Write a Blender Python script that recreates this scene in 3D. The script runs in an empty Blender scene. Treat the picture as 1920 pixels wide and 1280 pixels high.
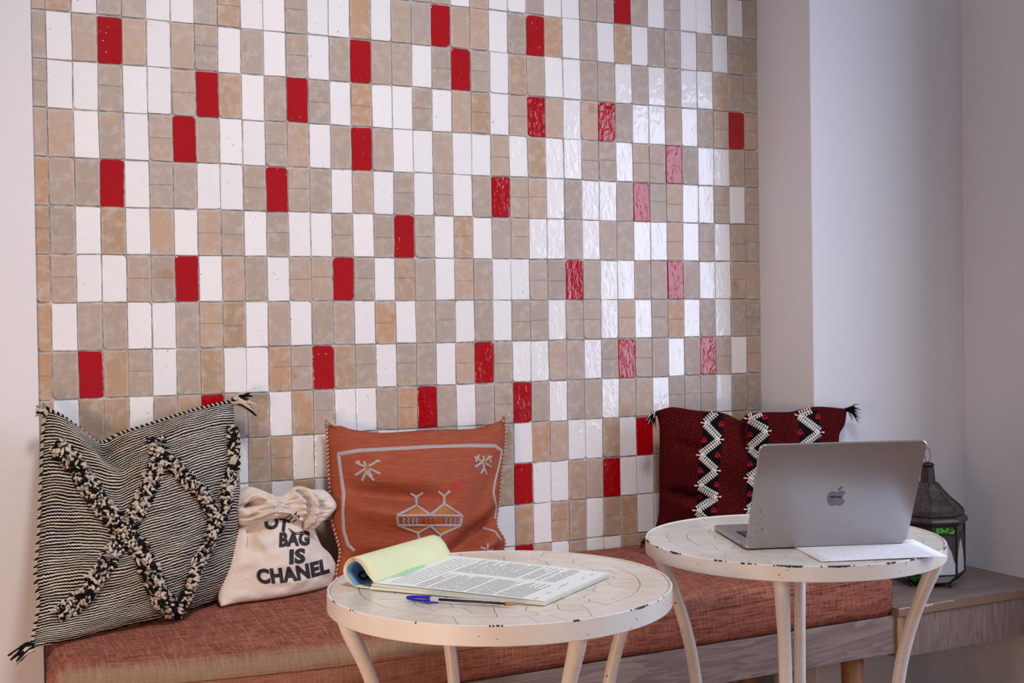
import bpy, bmesh, math, random
from mathutils import Vector, Matrix, noise as mnoise
from mathutils.bvhtree import BVHTree
import numpy as np

SC = bpy.context.scene
COL = SC.collection
# ------------------------------------------------------------------ camera
F_PX = 2249.0
CAM = Vector((-0.1697, -2.6297, 1.0152))
RIGHT = Vector((0.90046599, -0.43465731, -0.0152979))
UP = Vector((0.01986193, 0.00595959, 0.99978497))
FWD = Vector((0.43447267, 0.90057621, -0.01399954))
cd = bpy.data.cameras.new('camera'); cam = bpy.data.objects.new('camera', cd); COL.objects.link(cam)
cd.sensor_width = 36.0; cd.lens = F_PX * 36 / 1920; cd.clip_start = 0.02
m3 = Matrix((RIGHT, UP, -FWD)).transposed()
cam.matrix_world = Matrix.Translation(CAM) @ m3.to_4x4()
SC.camera = cam
# ------------------------------------------------------------------ world, lights, exposure
w = bpy.data.worlds.new('world'); SC.world = w; w.use_nodes = True
w.node_tree.nodes['Background'].inputs[0].default_value = (0.79, 0.82, 1.0, 1)
w.node_tree.nodes['Background'].inputs[1].default_value = 0.33
def area(name, loc, target, sx, sy, power, color):
    l = bpy.data.lights.new(name, 'AREA'); l.shape = 'RECTANGLE'; l.size = sx; l.size_y = sy
    l.energy = power; l.color = color
    o = bpy.data.objects.new(name, l); COL.objects.link(o); o.location = loc
    o.rotation_euler = (Vector(target) - Vector(loc)).to_track_quat('-Z', 'Y').to_euler()
    return o
area('window_daylight', (2.75, -1.55, 1.28), (0.6, -1.2, 1.1), 1.35, 1.35, 44, (0.66, 0.76, 1.0))
sp = bpy.data.lights.new('key_spot', 'SPOT'); sp.energy = 190; sp.color = (1.0, 0.955, 0.945); sp.spot_size = math.radians(66); sp.spot_blend = 1.0; sp.shadow_soft_size = 0.22  # unseen key light; its cone is shaped to leave the right wall darker
so_ = bpy.data.objects.new('key_spot', sp); COL.objects.link(so_); so_.location = (0.35, -2.2, 2.95)
so_.rotation_euler = (Vector((0.72, -0.1, 0.85)) - so_.location).to_track_quat('-Z', 'Y').to_euler()
area('warm_side_fill', (-0.75, -1.7, 0.62), (0.5, -0.1, 0.3), 0.35, 0.35, 13, (1.0, 0.64, 0.40))  # unseen fill light, added to warm the lower left wall and bench
SC.view_settings.view_transform = 'Standard'; SC.view_settings.look = 'None'
SC.view_settings.exposure = -0.10; SC.view_settings.gamma = 1.0; SC.view_settings.use_curve_mapping = False

# ------------------------------------------------------------------ helpers
def ray(px, py): return RIGHT * ((px - 960) / F_PX) - UP * ((py - 640) / F_PX) + FWD
def at_y(px, py, Y):
    d = ray(px, py); return CAM + d * ((Y - CAM.y) / d.y)
def at_z(px, py, Z):
    d = ray(px, py); return CAM + d * ((Z - CAM.z) / d.z)
def lin(c):
    return tuple(((v / 255) / 12.92 if v / 255 <= 0.04045 else ((v / 255 + 0.055) / 1.055) ** 2.4) for v in c)
def rgba(c): return (c[0], c[1], c[2], 1.0)

class NT:
    def __init__(s, name, rough=0.5, spec=0.5):
        s.m = bpy.data.materials.new(name); s.m.use_nodes = True; s.t = s.m.node_tree
        s.b = s.t.nodes['Principled BSDF']; s.b.inputs['Roughness'].default_value = rough
        s.b.inputs['Specular IOR Level'].default_value = spec
        s.k = {}
    def n(s, typ, **kw):
        nd = s.t.nodes.new(typ)
        for k, v in kw.items():
            if hasattr(nd, k): setattr(nd, k, v)
        return nd
    def put(s, sock, v):
        if v is None: return
        if isinstance(v, bpy.types.NodeSocket): s.t.links.new(v, sock)
        else: sock.default_value = v
    def coord(s, kind='Object'):
        if 'tc' not in s.k: s.k['tc'] = s.n('ShaderNodeTexCoord')
        return s.k['tc'].outputs[kind]
    def rnd(s):
        if 'oi' not in s.k: s.k['oi'] = s.n('ShaderNodeObjectInfo')
        return s.k['oi'].outputs['Random']
    def map(s, vec, scale=(1, 1, 1), loc=None, rot=(0, 0, 0)):
        nd = s.n('ShaderNodeMapping'); s.put(nd.inputs['Vector'], vec)
        nd.inputs['Scale'].default_value = scale; nd.inputs['Rotation'].default_value = rot
        if loc is not None: s.put(nd.inputs['Location'], loc)
        return nd.outputs[0]
    def noise(s, vec, scale, detail=3, rough=0.55, dist=0.0, out='Fac'):
        nd = s.n('ShaderNodeTexNoise'); s.put(nd.inputs['Vector'], vec)
        nd.inputs['Scale'].default_value = scale; nd.inputs['Detail'].default_value = detail
        nd.inputs['Roughness'].default_value = rough; nd.inputs['Distortion'].default_value = dist
        return nd.outputs[out]
    def wave(s, vec, scale, dist=0, detail=2, dscale=1, direction='X', bands='BANDS'):
        nd = s.n('ShaderNodeTexWave'); nd.wave_type = bands; nd.bands_direction = direction
        s.put(nd.inputs['Vector'], vec); nd.inputs['Scale'].default_value = scale
        nd.inputs['Distortion'].default_value = dist; nd.inputs['Detail'].default_value = detail
        nd.inputs['Detail Scale'].default_value = dscale
        return nd.outputs['Fac']
    def math(s, op, a, b=None, c=None, clamp=False):
        nd = s.n('ShaderNodeMath', operation=op); nd.use_clamp = clamp
        s.put(nd.inputs[0], a); s.put(nd.inputs[1], b); s.put(nd.inputs[2], c)
        return nd.outputs[0]
    def step(s, v, lo, hi):
        nd = s.n('ShaderNodeMapRange'); nd.interpolation_type = 'SMOOTHSTEP'
        s.put(nd.inputs[0], v); nd.inputs[1].default_value = lo; nd.inputs[2].default_value = hi
        return nd.outputs[0]
    def mix(s, f, a, b, mode='MIX'):
        nd = s.n('ShaderNodeMix', data_type='RGBA', blend_type=mode)
        s.put(nd.inputs[0], f)
        s.put(nd.inputs[6], rgba(a) if isinstance(a, tuple) else a)
        s.put(nd.inputs[7], rgba(b) if isinstance(b, tuple) else b)
        return nd.outputs[2]
    def sep(s, vec):
        nd = s.n('ShaderNodeSeparateXYZ'); s.put(nd.inputs[0], vec); return nd.outputs
    def comb(s, x, y, z=0.0):
        nd = s.n('ShaderNodeCombineXYZ')
        s.put(nd.inputs[0], x); s.put(nd.inputs[1], y); s.put(nd.inputs[2], z); return nd.outputs[0]
    def col(s, c): s.put(s.b.inputs['Base Color'], rgba(c) if isinstance(c, tuple) else c); return s
    def rough(s, v): s.put(s.b.inputs['Roughness'], v); return s
    def bump(s, h, strength=0.3, dist=0.001):
        nd = s.n('ShaderNodeBump'); nd.inputs['Strength'].default_value = strength
        nd.inputs['Distance'].default_value = dist; s.put(nd.inputs['Height'], h)
        s.put(s.b.inputs['Normal'], nd.outputs[0]); return s

def plain(name, c, rough=0.5, metal=0.0, spec=0.5, nscale=60, namt=0.12):
    t = NT(name, rough, spec); t.b.inputs['Metallic'].default_value = metal
    n = t.noise(t.coord(), nscale, 4)
    t.col(t.mix(t.math('MULTIPLY', n, namt), c, tuple(v * 0.6 for v in c)))
    return t.m

def link(o, parent=None):
    COL.objects.link(o)
    if parent is not None: o.parent = parent
    return o
def mesh_obj(name, verts, faces, mat=None, parent=None, smooth=False, uv=None):
    me = bpy.data.meshes.new(name); me.from_pydata([tuple(v) for v in verts], [], faces)
    if mat is not None:
        for mm in (mat if isinstance(mat, (list, tuple)) else [mat]): me.materials.append(mm)
    if uv is not None:
        l = me.uv_layers.new(name='UVMap')
        for lp in me.loops: l.data[lp.index].uv = uv[lp.vertex_index]
    if smooth:
        for p in me.polygons: p.use_smooth = True
    me.update()
    return link(bpy.data.objects.new(name, me), parent)
def bm_obj(name, bm, mat=None, parent=None, smooth=False):
    me = bpy.data.meshes.new(name); bm.normal_update(); bm.to_mesh(me); bm.free()
    if mat is not None:
        for mm in (mat if isinstance(mat, (list, tuple)) else [mat]): me.materials.append(mm)
    if smooth:
        for p in me.polygons: p.use_smooth = True
    return link(bpy.data.objects.new(name, me), parent)
def tag(o, label, cat, group=None):
    o['label'] = label; o['category'] = cat
    if group: o['group'] = group
    return o
def struct(o, label=None, cat=None):
    o['kind'] = 'structure'
    if label: o['label'] = label
    if cat: o['category'] = cat
    return o
def empty(name, loc):
    o = bpy.data.objects.new(name, None); o.location = loc; o.empty_display_size = 0.05
    COL.objects.link(o); return o
def adopt(o, root):
    """parent o (built in world coordinates) to an Empty that stands at root.location"""
    o.parent = root; o.matrix_parent_inverse = Matrix.Translation(-Vector(root.location)); return o
def bm_box(bm, lo, hi, bev=0.0, seg=2):
    r = bmesh.ops.create_cube(bm, size=1.0); vs = r['verts']
    for v in vs:
        v.co = Vector([lo[i] + (v.co[i] + 0.5) * (hi[i] - lo[i]) for i in range(3)])
    if bev > 0:
        es = list({e for v in vs for e in v.link_edges})
        bmesh.ops.bevel(bm, geom=es, offset=bev, segments=seg, profile=0.5, affect='EDGES')
    return vs
def box(name, lo, hi, mat, parent=None, bev=0.0, seg=2):
    bm = bmesh.new(); bm_box(bm, lo, hi, bev, seg); return bm_obj(name, bm, mat, parent)
def tube(path, radii, seg=12, cap=True):
    """verts, faces of a tube along path"""
    V, Fc = [], []
    path = [Vector(p) for p in path]; n = len(path)
    if not isinstance(radii, (list, tuple)): radii = [radii] * n
    ref = None
    for i, p in enumerate(path):
        t = (path[min(i + 1, n - 1)] - path[max(i - 1, 0)]).normalized()
        if ref is None:
            ref = Vector((0, 0, 1)) if abs(t.z) < 0.9 else Vector((1, 0, 0))
        a = (ref - t * ref.dot(t)).normalized(); ref = a; b = t.cross(a)
        for k in range(seg):
            an = 2 * math.pi * k / seg
            V.append(p + (a * math.cos(an) + b * math.sin(an)) * radii[i])
    for i in range(n - 1):
        for k in range(seg):
            k2 = (k + 1) % seg
            Fc.append((i * seg + k, i * seg + k2, (i + 1) * seg + k2, (i + 1) * seg + k))
    if cap:
        Fc.append(tuple(range(seg - 1, -1, -1))); Fc.append(tuple((n - 1) * seg + k for k in range(seg)))
    return V, Fc
def merge(parts):
    V, Fc = [], []
    for v, f in parts:
        o = len(V); V += list(v); Fc += [tuple(i + o for i in q) for q in f]
    return V, Fc
def catmull(pts, n):
    """n+1 points along a Catmull-Rom spline through pts, by chord length"""
    P = [Vector(p) for p in pts]
    if len(P) == 2: return [P[0].lerp(P[1], i / n) for i in range(n + 1)]
    L = [0.0]
    for a, b in zip(P, P[1:]): L.append(L[-1] + max((b - a).length, 1e-6))
    out = []
    for i in range(n + 1):
        s = L[-1] * i / n; k = 0
        while k < len(P) - 2 and s > L[k + 1]: k += 1
        t = (s - L[k]) / (L[k + 1] - L[k])
        p1, p2 = P[k], P[k + 1]
        p0 = P[k - 1] if k > 0 else p1 * 2 - p2
        p3 = P[k + 2] if k + 2 < len(P) else p2 * 2 - p1
        out.append(0.5 * ((2 * p1) + (p2 - p0) * t + (2 * p0 - 5 * p1 + 4 * p2 - p3) * t * t + (3 * p1 - p0 - 3 * p2 + p3) * t ** 3))
    return out
def lathe(profile, seg, center=(0, 0), rot=0.0):
    V, Fc = [], []
    for r, z in profile:
        for k in range(seg):
            a = rot + 2 * math.pi * k / seg
            V.append(Vector((center[0] + r * math.cos(a), center[1] + r * math.sin(a), z)))
    for i in range(len(profile) - 1):
        for k in range(seg):
            k2 = (k + 1) % seg
            Fc.append((i * seg + k, i * seg + k2, (i + 1) * seg + k2, (i + 1) * seg + k))
    return V, Fc

# ------------------------------------------------------------------ materials: room
def plaster(name, c):
    t = NT(name, 0.62, 0.3)
    n = t.noise(t.coord(), 3.0, 4); n2 = t.noise(t.coord(), 55, 5)
    c1 = t.mix(t.math('MULTIPLY', n, 0.16), c, tuple(v * 0.82 for v in c))
    t.col(c1).bump(n2, 0.12, 0.002); return t.m
M_PLASTER = plaster('plaster_white', (0.74, 0.72, 0.74))
t = NT('grout', 0.85, 0.2)
n = t.noise(t.coord(), 45, 5); n2 = t.noise(t.coord(), 9, 3)
t.col(t.mix(t.step(n, 0.40, 0.62), t.mix(n2, (0.26, 0.235, 0.22), (0.42, 0.39, 0.36)), (0.56, 0.53, 0.50))).bump(n, 0.5, 0.002)
M_GROUT = t.m
def tilecoord(t):
    off = t.math('MULTIPLY', t.rnd(), 37.0)
    return t.map(t.coord(), loc=t.comb(off, off, off))
t = NT('white_glaze', 0.10, 0.5)
v = tilecoord(t); n = t.noise(v, 30, 3); pit = t.noise(v, 170, 1)
c = t.mix(t.rnd(), (0.80, 0.785, 0.79), (0.86, 0.84, 0.83))
c = t.mix(t.math('MULTIPLY', n, 0.25), c, (0.72, 0.71, 0.74))
c = t.mix(t.step(pit, 0.765, 0.80), c, (0.10, 0.09, 0.09))
wv = t.noise(t.map(v, (1, 1, 0.45)), 75, 2, 0.5, 0.8); wb = t.noise(v, 22, 2)
t.col(c).bump(t.math('ADD', t.math('MULTIPLY', wv, 0.5), wb), 0.75, 0.0024)
M_TW = t.m
t = NT('red_glaze', 0.09, 0.5)
v = tilecoord(t); pit = t.noise(v, 190, 1); n = t.noise(v, 18, 3)
c = t.mix(n, (0.42, 0.002, 0.006), (0.33, 0.002, 0.006))
c = t.mix(t.step(pit, 0.775, 0.80), c, (0.75, 0.62, 0.55))
wv = t.noise(t.map(v, (1, 1, 0.5)), 80, 2, 0.5, 1.0); wb = t.noise(v, 22, 2)
t.col(c).bump(t.math('ADD', t.math('MULTIPLY', wv, 0.6), wb), 0.8, 0.0024)
M_TR = t.m
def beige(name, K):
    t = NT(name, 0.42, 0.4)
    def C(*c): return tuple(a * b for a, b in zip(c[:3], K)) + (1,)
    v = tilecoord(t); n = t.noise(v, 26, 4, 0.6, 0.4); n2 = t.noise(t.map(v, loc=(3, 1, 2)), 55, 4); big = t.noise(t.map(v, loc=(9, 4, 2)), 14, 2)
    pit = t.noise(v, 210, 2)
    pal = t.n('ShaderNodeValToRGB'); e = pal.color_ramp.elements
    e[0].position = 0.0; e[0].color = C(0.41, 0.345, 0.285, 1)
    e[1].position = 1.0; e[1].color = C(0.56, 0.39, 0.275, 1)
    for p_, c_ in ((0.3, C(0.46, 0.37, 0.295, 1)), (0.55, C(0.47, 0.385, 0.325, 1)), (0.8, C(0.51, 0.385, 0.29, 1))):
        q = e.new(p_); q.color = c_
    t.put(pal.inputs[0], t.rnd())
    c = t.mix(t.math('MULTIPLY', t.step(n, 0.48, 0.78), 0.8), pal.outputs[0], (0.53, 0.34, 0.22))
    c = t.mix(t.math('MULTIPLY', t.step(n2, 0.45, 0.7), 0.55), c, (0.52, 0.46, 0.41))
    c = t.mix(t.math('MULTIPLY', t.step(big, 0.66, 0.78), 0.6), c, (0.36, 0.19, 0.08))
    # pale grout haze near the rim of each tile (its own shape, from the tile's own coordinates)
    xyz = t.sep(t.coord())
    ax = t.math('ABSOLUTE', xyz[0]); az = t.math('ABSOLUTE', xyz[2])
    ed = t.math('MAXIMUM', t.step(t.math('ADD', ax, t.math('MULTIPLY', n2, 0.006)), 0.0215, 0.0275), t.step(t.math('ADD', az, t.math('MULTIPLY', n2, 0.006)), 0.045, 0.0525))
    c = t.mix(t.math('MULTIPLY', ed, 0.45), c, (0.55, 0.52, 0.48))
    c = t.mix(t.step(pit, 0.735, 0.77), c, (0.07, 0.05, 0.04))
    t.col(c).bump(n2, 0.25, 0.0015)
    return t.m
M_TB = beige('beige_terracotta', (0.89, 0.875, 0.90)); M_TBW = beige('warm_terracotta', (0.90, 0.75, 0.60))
t = NT('floor_boards', 0.5)
wv = t.wave(t.map(t.coord(), (1, 8, 1)), 1.2, 4, 3, 2)
t.col(t.mix(wv, (0.34, 0.20, 0.12), (0.46, 0.29, 0.18))); M_FLOOR = t.m

# ------------------------------------------------------------------ room shell
PIER_Y, PIER_X, RW_X = -0.215, 1.846, 2.365
WALL_TOP = 2.25
floor = struct(box('floor', (-2.2, -3.6, -0.05), (RW_X + 0.02, 0.02, 0.0), M_FLOOR))
wall_back = struct(box('wall_back', (0.0, 0.0035, 0.0), (1.86, 0.10, WALL_TOP), M_GROUT))
wall_back['label'] = 'wall of handmade white, beige and red glazed tiles'
wall_left = struct(box('wall_left', (-2.2, -0.012, 0.0), (0.0215, 0.10, WALL_TOP), M_PLASTER, None, 0.002))
wall_pier = struct(box('wall_right_pier', (PIER_X, PIER_Y, 0.0), (RW_X + 0.1, 0.10, WALL_TOP), M_PLASTER, None, 0.003))
# right wall with a window opening out of frame
WY0, WY1, WZ0, WZ1 = -2.3, -0.84, 0.55, 2.0
bm = bmesh.new()
bm_box(bm, (RW_X, WY1, 0.0), (RW_X + 0.12, PIER_Y - 0.0005, WALL_TOP))
bm_box(bm, (RW_X, WY0, 0.0), (RW_X + 0.12, WY1, WZ0))
bm_box(bm, (RW_X, WY0, WZ1), (RW_X + 0.12, WY1, WALL_TOP))
bm_box(bm, (RW_X, -3.6, 0.0), (RW_X + 0.12, WY0, WALL_TOP))
wall_right = struct(bm_obj('wall_right', bm, M_PLASTER))
M_FRAME = plain('window_paint', (0.75, 0.75, 0.76), 0.4)
bm = bmesh.new(); fw = 0.05
for lo, hi in (((WY0, WZ0), (WY0 + fw, WZ1)), ((WY1 - fw, WZ0), (WY1, WZ1)), ((WY0, WZ0), (WY1, WZ0 + fw)), ((WY0, WZ1 - fw), (WY1, WZ1))):
    bm_box(bm, (RW_X + 0.03, lo[0], lo[1]), (RW_X + 0.08, hi[0], hi[1]))
struct(bm_obj('window_1', bm, M_FRAME))

# ------------------------------------------------------------------ tiles
ROWS = {
 -2: 'BWBWBBWBWB' 'BWBBWBWBBW' 'BBWBBWBBWB' 'WBBWBWB',
 -1: 'WBBWBWBBWB' 'BWBBRBWBBW' 'BWWBWWBBRB' 'WBWWBWB',
  0: 'BBWBBWWBBW' 'WBWWBWBBRB' 'BWBRBWBWBW' 'BBWBWBB',
  1: 'BWBRBWBBWB' 'WBWBRBBWBR' 'BWBBWWBBWB' 'WBWWBBB',
  2: 'BWWBWWBRBW' 'BRBWBWWBWB' 'BWBRBWBRBW' 'WBWBBRB',
  3: 'BBWBWBRBWW' 'BBWBRBWWBW' 'WBWBWWBBWB' 'BRBWWBB',
  4: 'BBBRWBBWWB' 'RBBWBWBWBW' 'BRBBWBWWBR' 'BBWWBWB',
  5: 'BBWBWBWBBW' 'BWWBWBRBWB' 'WBBWWBWBBW' 'WBWBWBB',
  6: 'BBWWBBRWBB' 'WBBRBWBBWB' 'BWWBBRBWWB' 'BRBWWBB',
  7: 'BWBBWWBBBW' 'BWBBWBWBBW' 'BWBBWBBWBW' 'BBWBWBB',
  8: 'BBRBBWBBWW' 'BBRBBWBBWB' 'RBWWBBWBRB' 'BWBRBWB',
  9: 'BWBBWBBRBB' 'WBBWWBBRBW' 'BBRBWBBWBB' 'WBBBWBB',
 10: 'BBWBBWBBWB' 'BWWBBWWBBW' 'BBWBBWWBWR' 'BWBBWBB',
 11: 'BWBBWBRBWB' 'WBWBBWBBWB' 'WBRWWBBRWW' 'BBWBBWB',
 12: 'BBWBWBBWBB' 'WBBWBBWBWB' 'BWBWBBWBBW' 'WBBWBWB',
 13: 'BWBBWBWBBW' 'BWBBWBBWBB' 'WWRBWBWWBB' 'WBWBBWB'}
PW, PH = 0.05, 0.0999
def tile_mesh(name, wd, ht, mat, seed, scored=False, roundness=0.3):
    """handmade tile lying in the xz plane, front towards -y, origin in the middle"""
    r = random.Random(seed)
    cs = []
    hw, hh = wd / 2, ht / 2
    for sx, sz in ((-1, -1), (1, -1), (1, 1), (-1, 1)):
        cr = 0.0012 if r.random() > roundness else r.uniform(0.003, 0.009)
        cx = sx * (hw + r.uniform(-0.0009, 0.0004)); cz = sz * (hh + r.uniform(-0.0011, 0.0004))
        cs.append((sx, sz, cr, cx, cz))
    out = []
    for i, (sx, sz, cr, cx, cz) in enumerate(cs):
        ccx, ccz = cx - sx * cr, cz - sz * cr
        a0 = {(-1, -1): math.pi, (1, -1): 1.5 * math.pi, (1, 1): 0.0, (-1, 1): 0.5 * math.pi}[(sx, sz)]
        for k in range(3):
            a = a0 + k * math.pi / 4
            out.append((ccx + cr * math.cos(a), ccz + cr * math.sin(a)))
        nx = cs[(i + 1) % 4]
        for f in (0.33, 0.67):
            ex, ez = cx + (nx[3] - cx) * f, cz + (nx[4] - cz) * f
            j = r.uniform(-0.0005, 0.0003)
            if i % 2 == 0: ez += j * (1 if sz > 0 else -1)
            else: ex += j * (1 if nx[0] > 0 else -1)
            out.append((ex, ez))
    n = len(out)
    tilt = (r.uniform(-0.011, 0.011), r.uniform(-0.007, 0.007))
    def y(x, z, base): return base + x * tilt[0] + z * tilt[1]
    V = [(x, 0.005, z) for x, z in out]
    V += [(x, y(x, z, 0.0006), z) for x, z in out]
    s_ = 0.0011
    V += [(x - math.copysign(min(s_, abs(x)), x), y(x, z, 0.0), z - math.copysign(min(s_, abs(z)), z)) for x, z in out]
    Fc = []
    for lvl in (0, 1):
        for k in range(n):
            k2 = (k + 1) % n
            Fc.append((lvl * n + k, lvl * n + k2, (lvl + 1) * n + k2, (lvl + 1) * n + k))
    Fc.append(tuple(2 * n + k for k in range(n)))
    me = bpy.data.meshes.new(name); me.from_pydata(V, [], Fc); me.materials.append(mat)
    bm = bmesh.new(); bm.from_mesh(me)
    if scored:
        zc = r.uniform(-0.004, 0.004); sl = r.uniform(-0.03, 0.03)
        for off in (-0.0009, 0.0, 0.0009):
            nrm = Vector((-sl, 0, 1)).normalized()
            bmesh.ops.bisect_plane(bm, geom=bm.verts[:] + bm.edges[:] + bm.faces[:], plane_co=(0, 0, zc + off), plane_no=nrm)
        for vv in bm.verts:
            if abs(vv.co.z - zc - sl * vv.co.x) < 0.0003 and vv.co.y < 0.003: vv.co.y += 0.0013
    bmesh.ops.recalc_face_normals(bm, faces=bm.faces[:])
    bm.to_mesh(me); bm.free()
    return me
TW, TH = 0.0482, 0.0978
bank = {}
for kind, nm, mat, rd, sc_ in (('W', 'white_tile', M_TW, 0.2, False), ('R', 'red_tile', M_TR, 0.4, False), ('B', 'beige_tile', M_TB, 0.45, False), ('S', 'scored_beige_tile', M_TB, 0.4, True)):
    for cls, wd in (('n', TW), ('l', 0.0265), ('r', 0.0435)):
        bank[kind, cls] = (nm, [tile_mesh(nm, wd, TH, mat, hash((ord(kind), ord(cls), q)) & 0xffff, sc_, rd) for q in range(12 if cls == 'n' else 3)])
rt = random.Random(5)
for row in sorted(ROWS):
    for c_ in range(37):
        kind = ROWS[row][c_]
        if kind == 'B':
            pr = 0.22 if row < 2 else 0.5
            if rt.random() < pr: kind = 'S'
        cls = 'l' if c_ == 0 else 'r' if c_ == 36 else 'n'
        nm, ms = bank[kind, cls]
        o = bpy.data.objects.new(nm, ms[rt.randrange(len(ms))]); COL.objects.link(o); o.parent = wall_back
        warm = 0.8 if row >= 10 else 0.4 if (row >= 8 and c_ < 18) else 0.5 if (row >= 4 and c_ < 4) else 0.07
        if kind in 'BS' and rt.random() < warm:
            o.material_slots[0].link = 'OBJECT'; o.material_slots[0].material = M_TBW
        xc = {'l': 0.0215 + 0.0142, 'r': 1.8 + 0.0226, 'n': (c_ + 0.5) * PW}[cls]
        o.location = (xc + rt.uniform(-0.0006, 0.0006), rt.uniform(-0.0008, 0.0006), 1.674 - (row - 0.5) * PH + rt.uniform(-0.001, 0.001))
        o.rotation_euler = (0, rt.uniform(-0.010, 0.010) , 0)
# plaster above the tiles is out of frame

# ------------------------------------------------------------------ bench
def fabric_bench():
    t = NT('rust_bench_fabric', 0.9, 0.15)
    co = t.coord(); xyz = t.sep(co)
    n1 = t.noise(t.map(co, (16, 330, 330)), 1.0, 3, 0.6); n2 = t.noise(t.map(co, (380, 26, 26)), 1.0, 3, 0.6)
    n3 = t.noise(co, 9, 4)
    # the slubs lie along and across the cushion
    slub = t.noise(t.map(co, (18, 150, 150)), 1.0, 4, 0.7)
    c = t.mix(t.step(n1, 0.3, 0.7), (0.17, 0.045, 0.03), (0.40, 0.135, 0.085))
    c = t.mix(t.step(slub, 0.50, 0.68), c, (0.11, 0.03, 0.022))
    c = t.mix(t.math('MULTIPLY', t.step(n2, 0.46, 0.66), 0.6), c, (0.46, 0.20, 0.13))
    # worn greenish band along the upper front edge, fading out to the right
    wob = t.math('MULTIPLY', t.math('SUBTRACT', n3, 0.5), 0.02)
    zz = t.math('ADD', xyz[2], wob)
    band = t.math('MULTIPLY', t.step(zz, 0.385, 0.405), t.math('SUBTRACT', 1.0, t.step(xyz[1], -0.50, -0.462)))
    band = t.math('MULTIPLY', band, t.math('SUBTRACT', 1.0, t.step(t.math('ADD', xyz[0], t.math('MULTIPLY', n3, 0.5)), 0.9, 1.75)))
    c = t.mix(t.math('MULTIPLY', band, 0.85), c, t.mix(n2, (0.20, 0.145, 0.085), (0.36, 0.29, 0.20)))
    low = t.math('MULTIPLY', t.math('SUBTRACT', 1.0, t.step(xyz[0], 0.3, 1.3)), t.math('SUBTRACT', 1.0, t.step(xyz[1], -0.50, -0.49)))
    c = t.mix(t.math('MULTIPLY', low, t.math('MULTIPLY', n2, 0.8)), c, (0.30, 0.17, 0.10))
    t.col(c).bump(t.math('ADD', n1, n2), 0.7, 0.002)
    return t.m
M_BENCH = fabric_bench()
BX0, BX1, BYF, BZ0 = -0.012, 1.842, -0.497, 0.322
def bench_top(X, Y):
    u = (X - BX0) / (BX1 - BX0); d = max(0.0, min(1.0, -Y / 0.5))
    sag = 0.030 * math.sin(math.pi * min(1, max(0, u)) ** 0.8) * d ** 2
    return 0.4515 - sag
seat = empty('bench_seat_cushion', ((BX0 + BX1) / 2, -0.25, BZ0))
tag(seat, 'long rust red fabric bench cushion with worn front edge', 'cushion')
def make_seat():
    # cross-section swept along x, ends rounded
    nx, V, Fc = 120, [], []
    prof = []
    r = 0.032
    for k in range(5): prof.append((-0.006, BZ0 + 0.125 * k / 4, 0))          # back
    for k in range(1, 14): prof.append((-0.006 + (BYF + r + 0.006) * k / 13, 1.0, 1))
    for k in range(1, 6):
        a = math.pi / 2 * k / 5; prof.append((BYF + r - r * math.sin(a), math.cos(a) * r, 2))
    for k in range(1, 6): prof.append((BYF - 0.004 * math.sin(math.pi * k / 6), k / 6, 3))
    prof.append((BYF + 0.008, BZ0, 4)); prof.append((-0.03, BZ0, 4))
    m = len(prof)
    for i in range(nx + 1):
        u = i / nx
        X = BX0 + (BX1 - BX0) * u
        # rounded plan corner at the left end
        for (y, z, k) in prof:
            zt = bench_top(X, y)
            if k == 0: zz = z if z < zt - 0.01 else zt - 0.006
            elif k == 1: zz = zt
            elif k == 2: zz = zt - r + z
            elif k == 3: zz = (zt - r) + (BZ0 - (zt - r)) * z
            else: zz = z
            yy = y; xx = X; zz2 = zz
            e = min(X - BX0, BX1 - X)
            rc = 0.045
            if e < rc:
                q = 1 - math.sqrt(max(0, 1 - (1 - e / rc) ** 2))
                if y < BYF + 0.08: yy = y + q * rc * 1.0 * (1 if X < 0.5 else 0.25)
                if k in (1, 2): zz2 = zz - q * 0.030
            xx += 0.042 * max(0.0, 1 + yy / 0.5) * max(0.0, 1 - (X - BX0) / 0.3)      # the left end is cut at a slight angle
            V.append((xx, yy, zz2))
    for i in range(nx):
        for j in range(m):
            j2 = (j + 1) % m
            Fc.append((i * m + j, i * m + j2, (i + 1) * m + j2, (i + 1) * m + j))
    Fc.append(tuple(range(m))); Fc.append(tuple(nx * m + j for j in range(m - 1, -1, -1)))
    o = mesh_obj('cover', V, Fc, M_BENCH, None, True); adopt(o, seat)
    # piping seam along the front
    path = []
    for i in range(90):
        X = BX0 + 0.04 + (BX1 - BX0 - 0.06) * i / 89
        path.append((X, BYF - 0.0012, bench_top(X, BYF) - r - 0.002))
    v, f = tube(path, 0.0022, 6)
    adopt(mesh_obj('seam', v, f, M_BENCH, None, True), seat)
make_seat()
def wood(name, axis):
    t = NT(name, 0.45, 0.35)
    co = t.coord()
    if axis == 'x': v = t.map(co, (0.6, 6, 6))
    else: v = t.map(co, (12, 9, 0.8))
    n = t.noise(v, 2.2, 3, 0.55, 0.4)
    rings = t.math('FRACT', t.math('MULTIPLY', n, 13.0))
    fine = t.noise(t.map(co, (4, 160, 160) if axis == 'x' else (160, 160, 4)), 3, 3)
    c = t.mix(t.step(rings, 0.0, 0.9), (0.29, 0.215, 0.195), (0.165, 0.118, 0.103))
    c = t.mix(t.math('MULTIPLY', fine, 0.55), c, (0.34, 0.26, 0.235))
    t.col(c).bump(fine, 0.1, 0.0005); return t.m
M_WOODX = wood('grey_wood_laminate', 'x'); M_WOODZ = wood('grey_wood_laminate_upright', 'z')
t = NT('plywood_edge', 0.7, 0.2)
x_ = t.sep(t.coord())
st = t.math('FRACT', t.math('MULTIPLY', x_[0], 210.0)); n = t.noise(t.map(t.coord(), (200, 20, 20)), 3, 2)
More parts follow.
